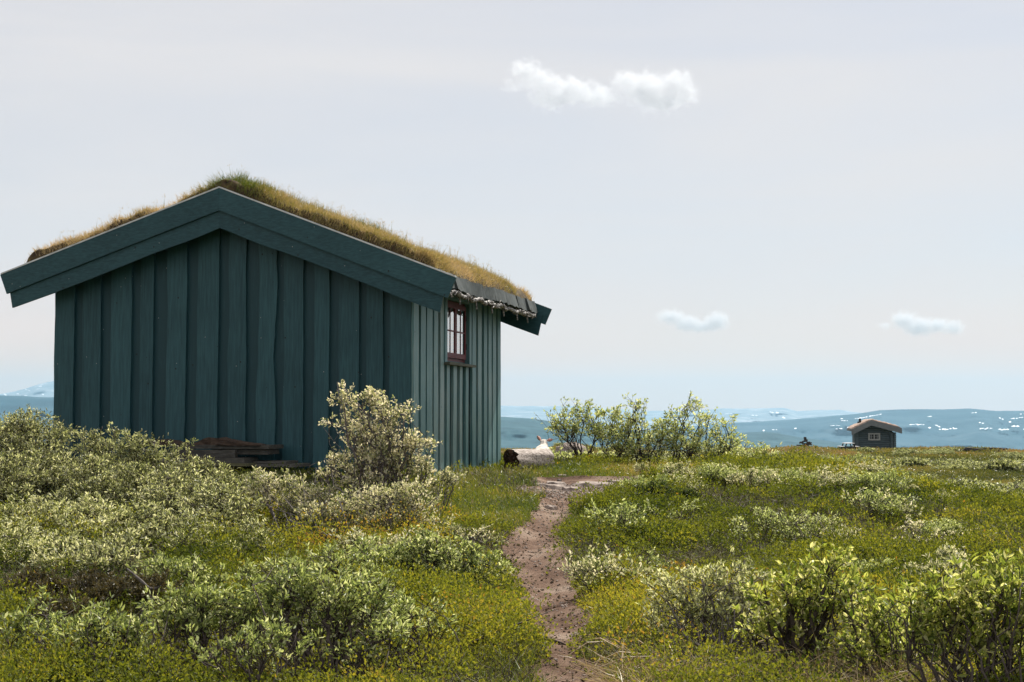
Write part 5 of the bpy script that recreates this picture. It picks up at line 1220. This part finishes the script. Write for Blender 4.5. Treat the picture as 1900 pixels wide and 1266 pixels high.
# ------------------------------------------------------------------ clouds
def cloud(label, cx_, cy_, Y, blobs, dens, group=None, lscale=1.0):
    """blobs: (px, py, rx, ry) in photo units, a puff each"""
    c_ = P(cx_, cy_, Y); s_ = Y / F
    xs_ = [b[0] - b[2] for b in blobs] + [b[0] + b[2] for b in blobs]; ys_ = [b[1] - b[3] for b in blobs] + [b[1] + b[3] for b in blobs]
    hx = (max(xs_) - min(xs_)) / 2 * s_ * 1.1; hz_ = (max(ys_) - min(ys_)) / 2 * s_ * 1.25; hy = hz_ * 1.2
    mx_, my_ = (max(xs_) + min(xs_)) / 2, (max(ys_) + min(ys_)) / 2; c_ = P(mx_, my_, Y)
    mb = MB(); mb.box((0, 0, 0), (hx, hy, hz_))
    m = bpy.data.materials.new('cloud_vapour'); m.use_nodes = True; n = m.node_tree.nodes; l = m.node_tree.links
    n.remove(n['Principled BSDF']); pv = n.new('ShaderNodeVolumePrincipled'); pv.inputs['Color'].default_value = (.80, .82, .86, 1); pv.inputs['Anisotropy'].default_value = .3
    l.new(pv.outputs[0], n['Material Output'].inputs['Volume'])
    t = n.new('ShaderNodeTexCoord'); nz = n.new('ShaderNodeTexNoise'); nz.inputs['Scale'].default_value = 7.0 / (hz_ * 2) / lscale; nz.inputs['Detail'].default_value = 8; nz.inputs['Roughness'].default_value = .68
    l.new(t.outputs['Object'], nz.inputs['Vector'])
    nw = n.new('ShaderNodeVectorMath'); nw.operation = 'SUBTRACT'; nw.inputs[1].default_value = (.5, .5, .5); l.new(nz.outputs['Color'], nw.inputs[0])
    ns_ = n.new('ShaderNodeVectorMath'); ns_.operation = 'SCALE'; ns_.inputs['Scale'].default_value = hz_ * 1.5; l.new(nw.outputs[0], ns_.inputs[0])
    ad = n.new('ShaderNodeVectorMath'); ad.operation = 'ADD'; l.new(t.outputs['Object'], ad.inputs[0]); l.new(ns_.outputs[0], ad.inputs[1])
    prev = None
    for (bx_, by_, rx, ry) in blobs:
        o_ = P(bx_, by_, Y) - c_
        sb_ = n.new('ShaderNodeVectorMath'); sb_.operation = 'SUBTRACT'; sb_.inputs[1].default_value = o_.tolist(); l.new(ad.outputs[0], sb_.inputs[0])
        dv = n.new('ShaderNodeVectorMath'); dv.operation = 'DIVIDE'; dv.inputs[1].default_value = (rx * s_, (rx + ry) * .5 * s_, ry * s_); l.new(sb_.outputs[0], dv.inputs[0])
        le = n.new('ShaderNodeVectorMath'); le.operation = 'LENGTH'; l.new(dv.outputs[0], le.inputs[0])
        if prev is None: prev = le.outputs['Value']
        else:
            mn = n.new('ShaderNodeMath'); mn.operation = 'SMOOTH_MIN'; mn.inputs[2].default_value = .3; l.new(prev, mn.inputs[0]); l.new(le.outputs['Value'], mn.inputs[1]); prev = mn.outputs[0]
    mr = n.new('ShaderNodeMapRange'); mr.inputs['From Min'].default_value = 1.0; mr.inputs['From Max'].default_value = .1; mr.inputs['To Min'].default_value = 0; mr.inputs['To Max'].default_value = dens
    l.new(prev, mr.inputs['Value']); l.new(mr.outputs[0], pv.inputs['Density'])
    try: m.cycles.volume_step_rate = 1.0
    except Exception: pass
    o = mb.build('cloud', m); o.location = c_.tolist(); tag(o, label, 'cloud', group, kind='structure'); return o
cloud('largest white cloud high above, with two ragged heads', 1120, 165, 7000,
      [(975, 130, 34, 18), (1005, 150, 45, 20), (1060, 168, 55, 22), (1020, 182, 45, 22), (1110, 180, 50, 18), (1165, 150, 34, 22), (1200, 165, 50, 32), (1255, 155, 34, 28), (1225, 190, 55, 20), (1275, 175, 26, 22), (950, 160, 22, 12)], .022)
cloud('small cloud low above the row of willows', 1285, 600, 12500, [(1245, 588, 32, 15), (1275, 600, 34, 17), (1330, 596, 28, 20), (1300, 606, 44, 12)], .017)
cloud('small cloud low in the sky right of the distant cabin', 1715, 605, 12500, [(1678, 594, 30, 18), (1705, 606, 38, 20), (1738, 604, 34, 15), (1768, 607, 24, 16), (1640, 605, 14, 7)], .017)

# ------------------------------------------------------------------ air
m = bpy.data.materials.new('haze'); m.use_nodes = True; n = m.node_tree.nodes; n.remove(n['Principled BSDF'])
pv = n.new('ShaderNodeVolumePrincipled'); pv.inputs['Color'].default_value = (.40, .66, .88, 1); pv.inputs['Density'].default_value = .7e-4; pv.inputs['Anisotropy'].default_value = .2
m.node_tree.links.new(pv.outputs[0], n['Material Output'].inputs['Volume'])
hz = MB(); hz.box((0, 4000, 20), (15000, 9500, 320)); tag(hz.build('haze', m), kind='stuff')
